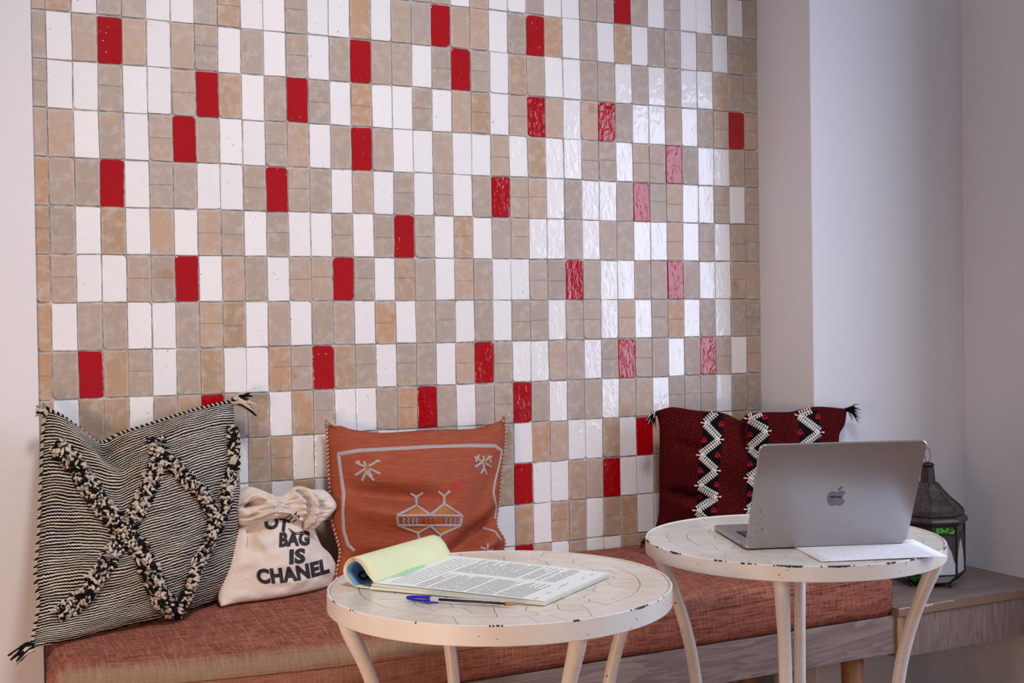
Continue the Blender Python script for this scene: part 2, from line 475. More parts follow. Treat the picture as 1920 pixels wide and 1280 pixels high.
t.col(t.mix(t.step(st, 0.4, 0.6), (0.52, 0.36, 0.17), t.mix(n, (0.22, 0.12, 0.06), (0.34, 0.20, 0.10)))); M_PLYV = t.m
t = NT('plywood_edge_flat', 0.7, 0.2)
x_ = t.sep(t.coord())
st = t.math('FRACT', t.math('MULTIPLY', x_[2], 190.0)); n = t.noise(t.map(t.coord(), (8, 20, 200)), 3, 3)
t.col(t.mix(t.step(st, 0.4, 0.6), (0.30, 0.19, 0.125), t.mix(n, (0.20, 0.125, 0.085), (0.26, 0.17, 0.12)))); M_PLYH = t.m
M_LEGW = plain('pine_leg', (0.44, 0.20, 0.085), 0.5, nscale=14, namt=0.6)
base = empty('wooden_bench', (0.92, -0.25, 0.0))
tag(base, 'grey wood bench base under the long red cushion', 'bench')
adopt(box('front_panel', (BX0 + 0.006, -0.492, 0.232), (1.8465, -0.472, 0.3195), M_WOODX, None, 0.001), base)
adopt(box('seat_board', (0.032, -0.4715, 0.302), (1.8455, -0.01, 0.3195), M_WOODX), base)
for lx, ly in ((0.10, -0.40), (0.10, -0.10), (1.00, -0.10), (1.78, -0.42), (1.72, -0.10)):
    v, f = tube([(lx, ly, 0.0), (lx, ly, 0.08), (lx, ly, 0.3015)], [0.019, 0.023, 0.029], 16)
    adopt(mesh_obj('leg', v, f, M_LEGW, None, True), base)
shelf = empty('corner_shelf', (2.1, -0.35, 0.0))
tag(shelf, 'grey wood wall shelf beside the bench holding the lantern', 'shelf')
SZ = 0.338
adopt(box('top_board', (1.848, -0.503, SZ - 0.002), (RW_X - 0.0008, PIER_Y - 0.001, SZ), M_WOODX), shelf)
adopt(box('plywood_core', (1.848, -0.5035, SZ - 0.019), (RW_X - 0.0008, PIER_Y - 0.001, SZ - 0.0021), M_PLYH), shelf)
adopt(box('front_board', (1.8635, -0.498, 0.222), (RW_X - 0.0008, -0.482, SZ - 0.0195), M_WOODZ), shelf)
adopt(box('side_board', (1.8475, -0.500, 0.222), (1.863, PIER_Y - 0.001, SZ - 0.0195), M_PLYV), shelf)
# chipped pale edge of the laminate
M_CHIP = plain('bare_chipboard', (0.66, 0.55, 0.40), 0.8)
def chip_strip(x0, x1, y, z, n, amp):
    V, Fc = [], []
    for i in range(n + 1):
        x = x0 + (x1 - x0) * i / n
        d = amp * (0.25 + abs(mnoise.noise(Vector((x * 90, 1.3, 0)))) * 1.6)
        V += [(x, y - 0.0008, z + 0.0004), (x, y - 0.0008, z - d), (x, y + d * 0.8, z + 0.0005)]
    for i in range(n):
        a = i * 3; Fc += [(a, a + 1, a + 4, a + 3), (a, a + 3, a + 5, a + 2)]
    adopt(mesh_obj('chipped_edge', V, Fc, M_CHIP), shelf)
chip_strip(1.849, 1.895, -0.503, SZ, 30, 0.003); chip_strip(1.93, 1.955, -0.503, SZ, 16, 0.006); chip_strip(1.9555, 2.02, -0.503, SZ, 30, 0.0016)

# ------------------------------------------------------------------ soft goods helpers
def edge3(pts):
    """outline points (px, py, Y) -> world points on the plane y = Y"""
    return [at_y(*p) for p in pts]
def resample(P, n): return catmull(P, n)
def pillow(name, top, right, bottom, left, T, mat, parent, wr=(), N=80, back=0.55, power=0.5, rough_amp=0.002, rough_scale=9.0, zmin=0.4522, ymax=-0.006, extra=None):
    """a stuffed cover between four outline curves (top TL>TR, right TR>BR, bottom BL>BR, left TL>BL)"""
    tp, rp, bp, lp = [resample(e, N) for e in (top, right, bottom, left)]
    TL, TR, BL, BR = tp[0], tp[-1], bp[0], bp[-1]
    nrm = ((TR + BR - TL - BL)).cross(TL + TR - BL - BR).normalized()
    if nrm.y > 0: nrm = -nrm
    Vf, Vb, uv = [], [], []
    for j in range(N + 1):
        v = j / N
        for i in range(N + 1):
            u = i / N
            P = tp[i] * (1 - v) + bp[i] * v + lp[j] * (1 - u) + rp[j] * u - (TL * (1 - u) * (1 - v) + TR * u * (1 - v) + BL * (1 - u) * v + BR * u * v)
            q = max(0.0, math.sin(math.pi * u) * math.sin(math.pi * v))
            pr = q ** power
            h = T * pr
            for (u0, v0, u1, v1, wd, am) in wr:
                du, dv = u1 - u0, v1 - v0
                s = max(0, min(1, ((u - u0) * du + (v - v0) * dv) / (du * du + dv * dv)))
                d2 = (u - u0 - s * du) ** 2 + (v - v0 - s * dv) ** 2
                h += am * math.exp(-d2 / (wd * wd)) * min(1, q * 4) * (1 - 0.5 * abs(2 * s - 1) ** 3)
            h += rough_amp * mnoise.noise(Vector((u * rough_scale, v * rough_scale, T * 77))) * min(1, q * 3)
            if extra: h += extra(u, v) * min(1, q * 5)
            pf = P + nrm * h; pb = P - nrm * (T * back * pr)
            for p in (pf, pb):
                if p.z < zmin: p.z = zmin
                lim = ymax if p.x < PIER_X - 0.004 else PIER_Y - 0.004
                if p.x < 0.03: lim = -0.018
                if p.y > lim: p.y = lim
            Vf.append(pf); Vb.append(pb); uv.append((u, v))
    n1 = N + 1; V = Vf[:]; UV = uv[:]
    idx = {}
    for j in range(n1):
        for i in range(n1):
            k = j * n1 + i
            if i in (0, N) or j in (0, N): idx[k] = k
            else: idx[k] = len(V); V.append(Vb[k]); UV.append(uv[k])
    Fc = []
    for j in range(N):
        for i in range(N):
            a, b, c, d = j * n1 + i, j * n1 + i + 1, (j + 1) * n1 + i + 1, (j + 1) * n1 + i
            Fc.append((a, d, c, b)); Fc.append((idx[a], idx[b], idx[c], idx[d]))
    o = mesh_obj(name, V, Fc, mat, None, True, UV); adopt(o, parent)
    front = [(f) for f in Fc[0::2]]
    bvh = BVHTree.FromPolygons([tuple(v) for v in V], front)
    return o, bvh, nrm
def hit(bvh, px, py):
    d = ray(px, py).normalized()
    h = bvh.ray_cast(CAM, d)
    return (h[0], h[1] if h[1].dot(d) < 0 else -h[1]) if h[0] is not None else (None, None)
def on_surface(bvh, pts, off):
    out = []
    for x, y in pts:
        p, nr = hit(bvh, x, y)
        if p is not None: out.append((p + nr * off, nr))
    return out
def dense(pts, step=4.0):
    out = []
    for (x0, y0), (x1, y1) in zip(pts, pts[1:]):
        n = max(1, int(math.hypot(x1 - x0, y1 - y0) / step))
        out += [(x0 + (x1 - x0) * k / n, y0 + (y1 - y0) * k / n) for k in range(n)]
    return out + [pts[-1]]
def ribbon(bvh, pts, width, off=0.0012, th=0.0012, step=4.0):
    """raised strip that follows a surface; returns V, F, UV (u along in metres, v across 0..1)"""
    S = on_surface(bvh, dense(pts, step), 0.0)
    if len(S) < 2: return [], [], []
    V, Fc, UV = [], [], []; L = 0.0
    for i, (p, nr) in enumerate(S):
        t_ = (S[min(i + 1, len(S) - 1)][0] - S[max(i - 1, 0)][0])
        t_ = t_.normalized() if t_.length > 0 else Vector((1, 0, 0))
        sd = t_.cross(nr).normalized()
        if i: L += (p - S[i - 1][0]).length
        V += [p - sd * width / 2 - nr * 0.0006, p - sd * width / 2 * 0.8 + nr * (off + th * 0.4), p + sd * width / 2 * 0.8 + nr * (off + th * 0.4), p + sd * width / 2 - nr * 0.0006]
        UV += [(L, 0.0), (L, 0.15), (L, 0.85), (L, 1.0)]
    for i in range(len(S) - 1):
        a = i * 4
        for k in range(3): Fc.append((a + k, a + k + 1, a + 5 + k, a + 4 + k))
    return V, Fc, UV
def ribbons(name, bvh, paths, width, mat, parent, off=0.0012):
    V, Fc, UV = [], [], []
    for p in paths:
        v, f, u = ribbon(bvh, p, width, off)
        o = len(V); V += v; UV += u; Fc += [tuple(i + o for i in q) for q in f]
    if not V: return None
    o = mesh_obj(name, V, Fc, mat, None, True, UV); adopt(o, parent); return o
def patch(name, bvh, poly, mat, parent, off=0.0008):
    """flat woven patch laid on a surface: fan triangulated, refined polygon in pixels"""
    cx = sum(p[0] for p in poly) / len(poly); cy = sum(p[1] for p in poly) / len(poly)
    ring = dense(poly + [poly[0]], 5.0)[:-1]
    V, Fc = [], []; L = 5; n = len(ring)
    for k in range(1, L + 1):
        for x, y in ring:
            p, nr = hit(bvh, cx + (x - cx) * k / L, cy + (y - cy) * k / L)
            if p is None: return None
            V.append(p + nr * off)
    p, nr = hit(bvh, cx, cy); V.append(p + nr * off); c = len(V) - 1
    for i in range(n):
        i2 = (i + 1) % n; Fc.append((c, i, i2))
        for k in range(L - 1): Fc.append((k * n + i, (k + 1) * n + i, (k + 1) * n + i2, k * n + i2))
    o = mesh_obj(name, V, Fc, mat, None, True); adopt(o, parent); return o
def tassel(name, base, direction, length, mats, parent, n=14, spread=0.5, seed=1, thick=0.0016):
    r = random.Random(seed); d = Vector(direction).normalized(); base = Vector(base)
    parts, mi = [], []
    for k in range(n):
        dv = (d + Vector((r.uniform(-1, 1), r.uniform(-0.6, 0.2), r.uniform(-1, 1))) * spread).normalized()
        L = length * r.uniform(0.6, 1.05); b = base + Vector((r.uniform(-1, 1), r.uniform(-1, 0.3), r.uniform(-1, 1))) * 0.004
        p1 = b + dv * L * 0.5; p2 = b + dv * L + Vector((0, 0, -L * 0.25))
        v, f = tube([b - d * 0.004, b, b.lerp(p1, 0.6) + Vector((0, -0.002, 0.002)), p1, p2], [thick * 1.2, thick * 1.3, thick * 1.2, thick, thick * 0.4], 5)
        parts.append((v, f)); mi += [r.randrange(len(mats))] * len(f)
    v, f = merge(parts)
    o = mesh_obj(name, v, f, mats, None, True)
    for p, m_ in zip(o.data.polygons, mi): p.material_index = m_
    o['kind'] = 'stuff'; adopt(o, parent); return o

# ------------------------------------------------------------------ striped wool pillow
def stripes():
    t = NT('black_cream_stripe_weave', 0.95, 0.04)
    uv = t.coord('UV'); s = t.sep(uv)
    wob = t.noise(t.map(uv, (4, 4, 1)), 2.0, 3); fine = t.noise(t.map(uv, (110, 90, 1)), 1.0, 2)
    zig = t.math('PINGPONG', t.math('MULTIPLY', s[0], 95.0), 0.5)
    ph = t.math('ADD', t.math('MULTIPLY', s[1], 78.0), t.math('MULTIPLY', wob, 2.2))
    ph = t.math('ADD', ph, t.math('MULTIPLY', zig, 0.42)); ph = t.math('ADD', ph, t.math('MULTIPLY', fine, 0.25))
    w_ = t.math('PINGPONG', t.math('FRACT', ph), 0.5)
    duty = t.noise(t.map(uv, (3, 22, 1)), 2.0, 3)
    th = t.math('ADD', 0.14, t.math('MULTIPLY', duty, 0.34))
    f = t.math('GREATER_THAN', w_, th)
    cream = t.mix(t.noise(t.map(uv, (2, 5, 1)), 3, 3), (0.66, 0.55, 0.40), (0.80, 0.74, 0.66))
    dark = t.mix(t.step(fine, 0.55, 0.7), (0.010, 0.010, 0.012), (0.05, 0.047, 0.045))
    t.col(t.mix(f, dark, cream)).bump(t.math('ADD', w_, t.math('MULTIPLY', fine, 0.4)), 0.8, 0.004)
    return t.m
M_STRIPE = stripes()
M_CREAM = plain('cream_wool', (0.62, 0.54, 0.44), 0.95, spec=0.04, nscale=300, namt=0.6)
M_BLACK = plain('black_wool', (0.012, 0.012, 0.013), 0.95, spec=0.04, nscale=300, namt=0.6)
M_GREYW = plain('grey_wool', (0.30, 0.27, 0.235), 0.95, spec=0.04, nscale=300, namt=0.6)
P1 = empty('wool_pillow', (0.18, -0.22, 0.452))
tag(P1, 'black and cream striped wool pillow with tufted diamond bands', 'pillow')
top = edge3([(84, 768, -0.075), (110, 778, -0.08), (150, 806, -0.085), (186, 831, -0.085), (225, 814, -0.085), (300, 790, -0.075), (370, 768, -0.06), (438, 752, -0.045)])
right = edge3([(438, 752, -0.045), (437, 800, -0.06), (442, 880, -0.08), (444, 960, -0.10), (438, 1050, -0.115)]) + [at_z(428, 1120, 0.4525)]
left = edge3([(84, 768, -0.075), (79, 830, -0.09), (76, 900, -0.115), (72, 1000, -0.16), (66, 1080, -0.22), (72, 1130, -0.25), (64, 1180, -0.29)]) + [at_z(58, 1214, 0.454)]
bottom = [at_z(58, 1214, 0.454), at_z(120, 1203, 0.452), at_z(200, 1183, 0.452), at_z(300, 1160, 0.4525), at_z(428, 1120, 0.4525)]
W1 = [(a_, b_, c_, d_, e_, f_ * 1.4) for a_, b_, c_, d_, e_, f_ in [(0.27, 0.0, 0.45, 0.14, 0.09, -0.035), (0.05, 0.05, 0.30, 0.20, 0.05, 0.012), (0.55, 0.10, 0.75, 0.03, 0.06, 0.012), (0.30, 0.23, 0.62, 0.19, 0.05, 0.014), (0.05, 0.5, 0.10, 0.9, 0.05, -0.010),
      (0.06, 0.86, 0.30, 0.78, 0.05, -0.012), (0.10, 0.62, 0.35, 0.66, 0.03, 0.006), (0.8, 0.55, 0.95, 0.45, 0.05, 0.010), (0.02, 0.35, 0.2, 0.40, 0.03, -0.006), (0.6, 0.75, 0.95, 0.70, 0.04, -0.008)]]
o1, bv1, n1_ = pillow('cover', top, right, bottom, left, 0.092, M_STRIPE, P1, W1, 90, 0.5, 0.42, 0.010, 6)
def tuft_band(path, width, seed, parent, bvh, mats=(M_CREAM, M_BLACK, M_GREYW)):
    r = random.Random(seed); S = on_surface(bvh, dense(path, 1.6), 0.0)
    unit = bmesh.new(); bmesh.ops.create_icosphere(unit, subdivisions=1, radius=1.0)
    uvs = [v.co.copy() for v in unit.verts]; ufs = [tuple(v.index for v in f.verts) for f in unit.faces]; unit.free()
    V, Fc, mi = [], [], []
    for i, (p, nr) in enumerate(S):
        t_ = (S[min(i + 2, len(S) - 1)][0] - S[max(i - 2, 0)][0]).normalized(); sd = t_.cross(nr).normalized()
        for rep in range(3):
            a = r.uniform(-1, 1); c_ = p + sd * a * width * 0.5 + nr * (0.004 + (1 - a * a) * 0.010 + r.uniform(-0.003, 0.003)) + t_ * r.uniform(-0.004, 0.004)
            ax = (t_ * r.uniform(-0.4, 1.0) + sd * r.uniform(-0.7, 0.7) + nr * r.uniform(0, 0.9)).normalized()
            ay = ax.cross(nr if abs(ax.dot(nr)) < 0.95 else sd).normalized(); az = ax.cross(ay)
            l, w_ = r.uniform(0.0065, 0.0115), r.uniform(0.0026, 0.0040); o = len(V)
            V += [c_ + ax * (q.x * l) + ay * (q.y * w_) + az * (q.z * w_) for q in uvs]
            Fc += [tuple(k + o for k in f) for f in ufs]
            m_ = 0 if r.random() < 0.42 else (1 if r.random() < 0.78 else 2)
            mi += [m_] * len(ufs)
    ob = mesh_obj('tufted_band', V, Fc, list(mats), None, True)
    ob.data.polygons.foreach_set('material_index', mi)
    ob['kind'] = 'stuff'; adopt(ob, parent)
tuft_band([(109, 836), (149, 882), (175, 926), (206, 969), (236, 1000), (263, 1035), (280, 1070), (302, 1123), (335, 1146)], 0.034, 1, P1, bv1)
tuft_band([(294, 826), (298, 864), (280, 908), (263, 948), (241, 991), (219, 1026), (193, 1066), (162, 1110), (131, 1140), (105, 1156)], 0.030, 2, P1, bv1)
tuft_band([(302, 851), (333, 882), (368, 917), (394, 956), (404, 983)], 0.028, 3, P1, bv1)
tuft_band([(335, 1140), (354, 1088), (376, 1035), (398, 991), (418, 952), (430, 912), (434, 864), (432, 808)], 0.024, 4, P1, bv1)
tassel('tassel', at_y(82, 772, -0.085), (-0.35, -0.3, 0.55), 0.024, [M_CREAM, M_BLACK, M_GREYW], P1, 16, 0.9, 3, 0.0040)
tassel('tassel', at_y(440, 752, -0.055), (0.9, -0.3, 0.15), 0.046, [M_CREAM, M_CREAM, M_BLACK], P1, 22, 0.5, 4, 0.0042)
tassel('tassel', at_z(57, 1213, 0.456), (-0.8, -0.3, -0.1), 0.036, [M_BLACK, M_BLACK, M_BLACK, M_CREAM], P1, 20, 0.45, 5, 0.0036)
# whipped seam along top and left side of the cover
def seam_of(name, edge, rad, mats, parent, n=90, off=Vector((0, -0.004, 0.001)), pitch=1):
    P = catmull(edge, n); parts, mi = [], []
    for i in range(n):
        a, b = P[i] + off, P[i + 1] + off
        m_ = (a + b) / 2 + Vector((0, -rad, 0)); d = (b - a)
        nn = Vector((0, -1, 0)); s_ = d.cross(nn).normalized() * rad * 1.3
        v, f = tube([a - s_ * 0.9, m_, b + s_ * 0.9], [rad * 0.55, rad * 0.75, rad * 0.45], 5); parts.append((v, f)); mi += [(i // pitch) % len(mats)] * len(f)
    v, f = merge(parts); ob = mesh_obj(name, v, f, mats, None, True); ob.data.polygons.foreach_set('material_index', mi)
    ob['kind'] = 'stuff'; adopt(ob, parent)
seam_of('whipped_seam', top, 0.0034, [M_CREAM, M_BLACK], P1, 84, pitch=1)
seam_of('whipped_seam', left, 0.0030, [M_CREAM, M_CREAM, M_BLACK], P1, 90)

# ------------------------------------------------------------------ orange embroidered pillow
def orange():
    t = NT('orange_silk_weave', 0.75, 0.2)
    uv = t.coord('UV'); s = t.sep(uv)
    d1 = t.math('FRACT', t.math('MULTIPLY', t.math('ADD', s[0], s[1]), 95.0)); d2 = t.math('FRACT', t.math('MULTIPLY', t.math('SUBTRACT', s[0], s[1]), 95.0))
    wv = t.math('MULTIPLY', t.math('GREATER_THAN', d1, 0.45), t.math('GREATER_THAN', d2, 0.45))
    n = t.noise(t.map(uv, (3, 26, 1)), 3, 4, 0.65); n2 = t.noise(uv, 3.5, 4)
    c = t.mix(t.step(n, 0.35, 0.7), (0.31, 0.032, 0.020), (0.30, 0.085, 0.034))
    c = t.mix(t.math('MULTIPLY', wv, 0.45), c, t.mix(n2, (0.42, 0.25, 0.09), (0.50, 0.19, 0.10)))
    c = t.mix(t.step(n2, 0.55, 0.75), c, (0.36, 0.04, 0.03))
    t.col(c).bump(t.math('ADD', wv, t.math('MULTIPLY', n, 0.6)), 0.5, 0.0015); return t.m
M_OR = orange()
def beads(name, c0, c1):
    t = NT(name, 0.6, 0.3); s = t.sep(t.coord('UV'))
    a = t.math('PINGPONG', t.math('FRACT', t.math('MULTIPLY', s[0], 330.0)), 0.5); b = t.math('PINGPONG', t.math('FRACT', t.math('MULTIPLY', s[1], 3.0)), 0.5)
    f = t.math('MULTIPLY', t.math('GREATER_THAN', a, 0.13), t.math('GREATER_THAN', b, 0.14))
    t.col(t.mix(f, c1, c0)); t.bump(f, 0.4, 0.001); return t.m
M_BEAD = beads('white_bead_thread', (0.58, 0.55, 0.55), (0.20, 0.10, 0.10))
t = NT('amber_thread', 0.7, 0.2)
n = t.noise(t.map(t.coord(), (400, 400, 700)), 1, 2)
t.col(t.mix(n, (0.32, 0.10, 0.015), (0.47, 0.20, 0.035))).bump(n, 0.5, 0.001); M_AMBER = t.m
M_CORD = plain('pale_cord', (0.72, 0.56, 0.36), 0.85); M_CORDR = plain('red_cord', (0.40, 0.06, 0.03), 0.85)
P2 = empty('embroidered_pillow', (0.84, -0.10, 0.452))
tag(P2, 'orange red pillow embroidered with white stars and an amber diamond motif', 'pillow')
top = edge3([(611, 796, -0.035), (639, 798, -0.045), (662, 805, -0.05), (718, 811, -0.055), (800, 806, -0.055), (882, 804, -0.05), (915, 797, -0.045), (945, 786, -0.035)])
right = edge3([(945, 786, -0.035), (946, 822, -0.045), (938, 888, -0.06), (933, 953, -0.075), (929, 983, -0.08), (945, 1012, -0.09), (944, 1032, -0.095), (938, 1066, -0.11)])
left = edge3([(611, 796, -0.035), (613, 838, -0.045), (616, 904, -0.06), (620, 970, -0.08), (633, 1019, -0.095), (636, 1040, -0.10), (629, 1075, -0.11), (632, 1104, -0.125)])
bottom = edge3([(632, 1104, -0.125), (780, 1086, -0.125), (938, 1066, -0.11)])
W2 = [(a_, b_, c_, d_, e_, f_ * 1.45) for a_, b_, c_, d_, e_, f_ in [(0.10, 0.40, 0.55, 0.48, 0.06, -0.022), (0.10, 0.52, 0.50, 0.60, 0.07, 0.016), (0.98, 0.62, 0.62, 0.84, 0.05, -0.028), (0.98, 0.76, 0.72, 0.92, 0.05, 0.018), (0.02, 0.84, 0.30, 0.86, 0.05, -0.018), (0.9, 0.3, 0.8, 0.6, 0.06, -0.006),
      (0.0, 0.9, 0.2, 0.95, 0.05, 0.02), (0.3, 0.05, 0.7, 0.08, 0.06, -0.004)]]
o2, bv2, _ = pillow('cover', top, right, bottom, left, 0.075, M_OR, P2, W2, 84, 0.35, 0.5, 0.004, 6)
k_ = 0.328
def q2(L): return [(390 + x * k_, 740 + y * k_) for x, y in L]
ribbons('embroidered_border', bv2, [q2([(740, 340), (860, 318), (1050, 308), (1300, 295), (1500, 290), (1640, 292), (1680, 320)])], 0.0095, M_BEAD, P2)
ribbons('embroidered_border', bv2, [q2([(1680, 320), (1665, 400), (1640, 500), (1632, 560), (1648, 640), (1640, 710)])], 0.0065, M_BEAD, P2)
ribbons('embroidered_border', bv2, [q2([(745, 345), (758, 450), (775, 560), (770, 680), (775, 780), (800, 860), (835, 892)])], 0.0085, M_BEAD, P2)
ribbons('embroidered_border', bv2, [q2([(1570, 760), (1640, 780), (1675, 830)])], 0.005, M_BEAD, P2)
ribbons('embroidered_star', bv2, [q2(L) for L in ([(845, 388), (985, 452)], [(972, 374), (842, 460)], [(890, 380), (935, 470)], [(925, 395), (880, 490)], [(905, 445), (948, 490)], [(958, 380), (985, 378)], [(842, 388), (868, 380)])], 0.0060, M_BEAD, P2)
patch('amber_diamond', bv2, q2([(912, 395), (930, 415), (912, 435), (896, 415)]), M_AMBER, P2, 0.0022)
ribbons('embroidered_star', bv2, [q2(L) for L in ([(1520, 352), (1618, 412)], [(1622, 352), (1525, 414)], [(1575, 350), (1578, 430)], [(1578, 420), (1560, 452)], [(1578, 420), (1592, 452)], [(1530, 385), (1550, 345)], [(1600, 345), (1618, 385)])], 0.0055, M_BEAD, P2)
patch('amber_diamond', bv2, q2([(1580, 368), (1593, 384), (1580, 398), (1568, 384)]), M_AMBER, P2, 0.0022)
ribbons('embroidered_motif', bv2, [q2(L) for L in ([(1080, 690), (1192, 630), (1272, 685), (1350, 622), (1452, 690), (1445, 748), (1330, 800), (1322, 840)], [(1080, 690), (1086, 746), (1200, 790), (1210, 840)], [(1080, 692), (1270, 688), (1452, 692)], [(1086, 746), (1270, 746), (1445, 748)],
    [(1200, 790), (1270, 750), (1330, 800)], [(1192, 630), (1190, 585), (1155, 564)], [(1190, 585), (1232, 560)], [(1350, 622), (1350, 580), (1315, 553)], [(1350, 580), (1386, 548)])], 0.0060, M_BEAD, P2)
for poly in ([(1195, 642), (1262, 684), (1125, 684)], [(1350, 634), (1425, 684), (1278, 684)], [(1110, 755), (1255, 752), (1200, 782)], [(1288, 752), (1425, 756), (1335, 790)]):
    patch('amber_patch', bv2, q2(poly), M_AMBER, P2, 0.0012)
for cx in (1150, 1390):
    ribbons('stitched_cross', bv2, [q2([(cx + a, 704 + b), (cx + a + 16, 704 + b + 8)]) for a in (-40, -14, 12, 34) for b in (0, 14, 28)], 0.0028, M_BEAD, P2)
ribbons('stitched_cross', bv2, [q2([(1270 + a, 704 + b), (1270 + a + 16, 704 + b + 8)]) for a in (-34, -10, 14) for b in (0, 14, 28)], 0.003, M_AMBER, P2)
ribbons('embroidered_star', bv2, [q2(L) for L in ([(1560, 870), (1600, 890)], [(1600, 850), (1598, 895)], [(1630, 880), (1600, 892)])], 0.0042, M_BEAD, P2)
seam_of('whipped_seam', left, 0.0026, [M_CORD, M_CORDR], P2, 80)
seam_of('whipped_seam', right, 0.0018, [M_CORDR, M_CORD], P2, 80)
tassel('tassel', at_y(613, 795, -0.042), (0.1, -0.3, 0.8), 0.028, [M_CORD, M_CREAM, M_CREAM], P2, 26, 0.9, 6, 0.0012)
tassel('tassel', at_y(944, 786, -0.042), (0.3, -0.3, 0.5), 0.028, [M_CREAM, M_CORD, M_CREAM], P2, 26, 0.9, 7, 0.0011)

# ------------------------------------------------------------------ dark red pillow
def darkred():
    t = NT('dark_red_wool', 0.95, 0.04); uv = t.coord('UV')
    d = t.noise(t.map(uv, (170, 130, 1)), 1.0, 2); n = t.noise(uv, 6, 4); s = t.sep(uv)
    rib = t.math('PINGPONG', t.math('FRACT', t.math('MULTIPLY', t.math('ADD', s[1], t.math('MULTIPLY', s[0], 0.15)), 95.0)), 0.5)
    c = t.mix(n, (0.030, 0.002, 0.003), (0.060, 0.004, 0.005))
    c = t.mix(t.math('MULTIPLY', t.step(d, 0.50, 0.66), 0.85), c, (0.20, 0.018, 0.018))
    t.col(c).bump(t.math('ADD', rib, t.math('MULTIPLY', d, 0.8)), 0.7, 0.002); return t.m
M_DR = darkred()
M_INK = plain('black_yarn', (0.006, 0.006, 0.008), 0.95, spec=0.04, nscale=300, namt=0.5)
M_WY = plain('white_yarn', (0.78, 0.75, 0.68), 0.9, nscale=300, namt=0.3)
M_RY = plain('bright_red_yarn', (0.42, 0.012, 0.02), 0.9, spec=0.04, nscale=300, namt=0.4)
P3 = empty('dark_red_pillow', (1.66, -0.22, 0.452))
tag(P3, 'dark red wool pillow with white zigzag bands behind the laptop', 'pillow')
top = edge3([(1228, 771, -0.09), (1260, 763, -0.10), (1300, 769, -0.12), (1350, 774, -0.145), (1378, 786, -0.155), (1388, 788, -0.16), (1400, 777, -0.165), (1430, 773, -0.18), (1480, 772, -0.21), (1505, 766, -0.22), (1535, 762, -0.235), (1588, 766, -0.25)])
right = edge3([(1588, 766, -0.25), (1584, 795, -0.26), (1573, 818, -0.27), (1572, 860, -0.29), (1573, 950, -0.32), (1576, 1050, -0.345)])
left = edge3([(1228, 771, -0.09), (1236, 800, -0.095), (1236, 880, -0.105), (1236, 950, -0.115), (1230, 985, -0.125), (1214, 1014, -0.13)])
bottom = edge3([(1214, 1014, -0.13), (1300, 1024, -0.18), (1450, 1040, -0.27), (1576, 1050, -0.345)])
W3 = [(0.44, 0.0, 0.49, 0.35, 0.05, -0.042), (0.0, 0.60, 0.24, 0.66, 0.030, -0.032), (0.0, 0.84, 0.28, 0.93, 0.030, -0.034), (0.0, 0.72, 0.25, 0.76, 0.05, 0.014), (0.47, 0.35, 0.30, 0.62, 0.045, -0.016), (0.97, 0.16, 0.85, 0.3, 0.04, -0.020), (0.70, 0.0, 0.72, 0.25, 0.10, 0.010), (0.03, 0.28, 0.2, 0.33, 0.03, -0.010), (0.55, 0.5, 0.8, 0.46, 0.04, -0.012)]
o3, bv3, _ = pillow('cover', top, right, bottom, left, 0.085, M_DR, P3, W3, 90, 0.45, 0.40, 0.009, 6)
Z1 = [(1341, 775), (1320, 794), (1350, 824), (1312, 854), (1344, 882), (1309, 910), (1346, 932), (1305, 957), (1330, 980), (1303, 1003)]
Z2 = [(1426, 775), (1402, 785), (1440, 809), (1404, 841), (1438, 869), (1402, 897), (1438, 926), (1401, 955), (1434, 985), (1402, 1010)]
Z3 = [(1519, 770), (1496, 780), (1537, 810), (1500, 838), (1532, 868), (1496, 898), (1530, 928), (1496, 958), (1528, 990)]
B1 = [(1337, 774), (1336, 825), (1329, 882), (1327, 932), (1318, 985), (1314, 1008)]
B2 = [(1421, 778), (1423, 830), (1420, 900), (1418, 975), (1415, 1012)]
B3 = [(1516, 770), (1518, 820), (1514, 870), (1512, 950), (1510, 1005)]
for zz, bb in ((Z1, B1), (Z2, B2), (Z3, B3)):
    S = on_surface(bv3, dense(bb, 4), 0.0); V, Fc = [], []
    for i, (p, nr) in enumerate(S):
        # wide black ground band, several columns so that it hugs the cloth
        x, y = dense(bb, 4)[i] if i < len(dense(bb, 4)) else bb[-1]
        for k in range(7):
            pp, n2 = hit(bv3, x - 19 + 38 * k / 6, y)
            if pp is None: pp, n2 = p, nr
            V.append(pp + n2 * 0.0008)
    for i in range(len(S) - 1):
        for k in range(6): a = i * 7 + k; Fc.append((a, a + 1, a + 8, a + 7))
    adopt(mesh_obj('black_band', V, Fc, M_INK, None, True), P3)
    ribbons('zigzag_line', bv3, [zz], 0.0030, M_WY, P3, 0.0018)
    parts = []
    pts = dense(zz, 4.2); tang = [(pts[min(i + 1, len(pts) - 1)][0] - pts[max(i - 1, 0)][0], pts[min(i + 1, len(pts) - 1)][1] - pts[max(i - 1, 0)][1]) for i in range(len(pts))]
    for (x, y), (tx, ty) in zip(pts, tang):
        L = math.hypot(tx, ty) or 1
        for sg in (-1, 1):
            ang = math.pi / 2 * 1.0 * sg; c_, s_ = math.cos(ang), math.sin(ang)
            dx, dy = (tx * c_ - ty * s_) / L, (tx * s_ + ty * c_) / L
            S = on_surface(bv3, [(x + dx * 1.2, y + dy * 1.2), (x + dx * 3.8, y + dy * 3.8), (x + dx * 6.6, y + dy * 6.6)], 0.0024)
            if len(S) == 3: parts.append(tube([q[0] for q in S], [0.0014, 0.0021, 0.0021], 6))
    v, f = merge(parts); ob = mesh_obj('zigzag_stitches', v, f, M_WY, None, True); ob['kind'] = 'stuff'; adopt(ob, P3)
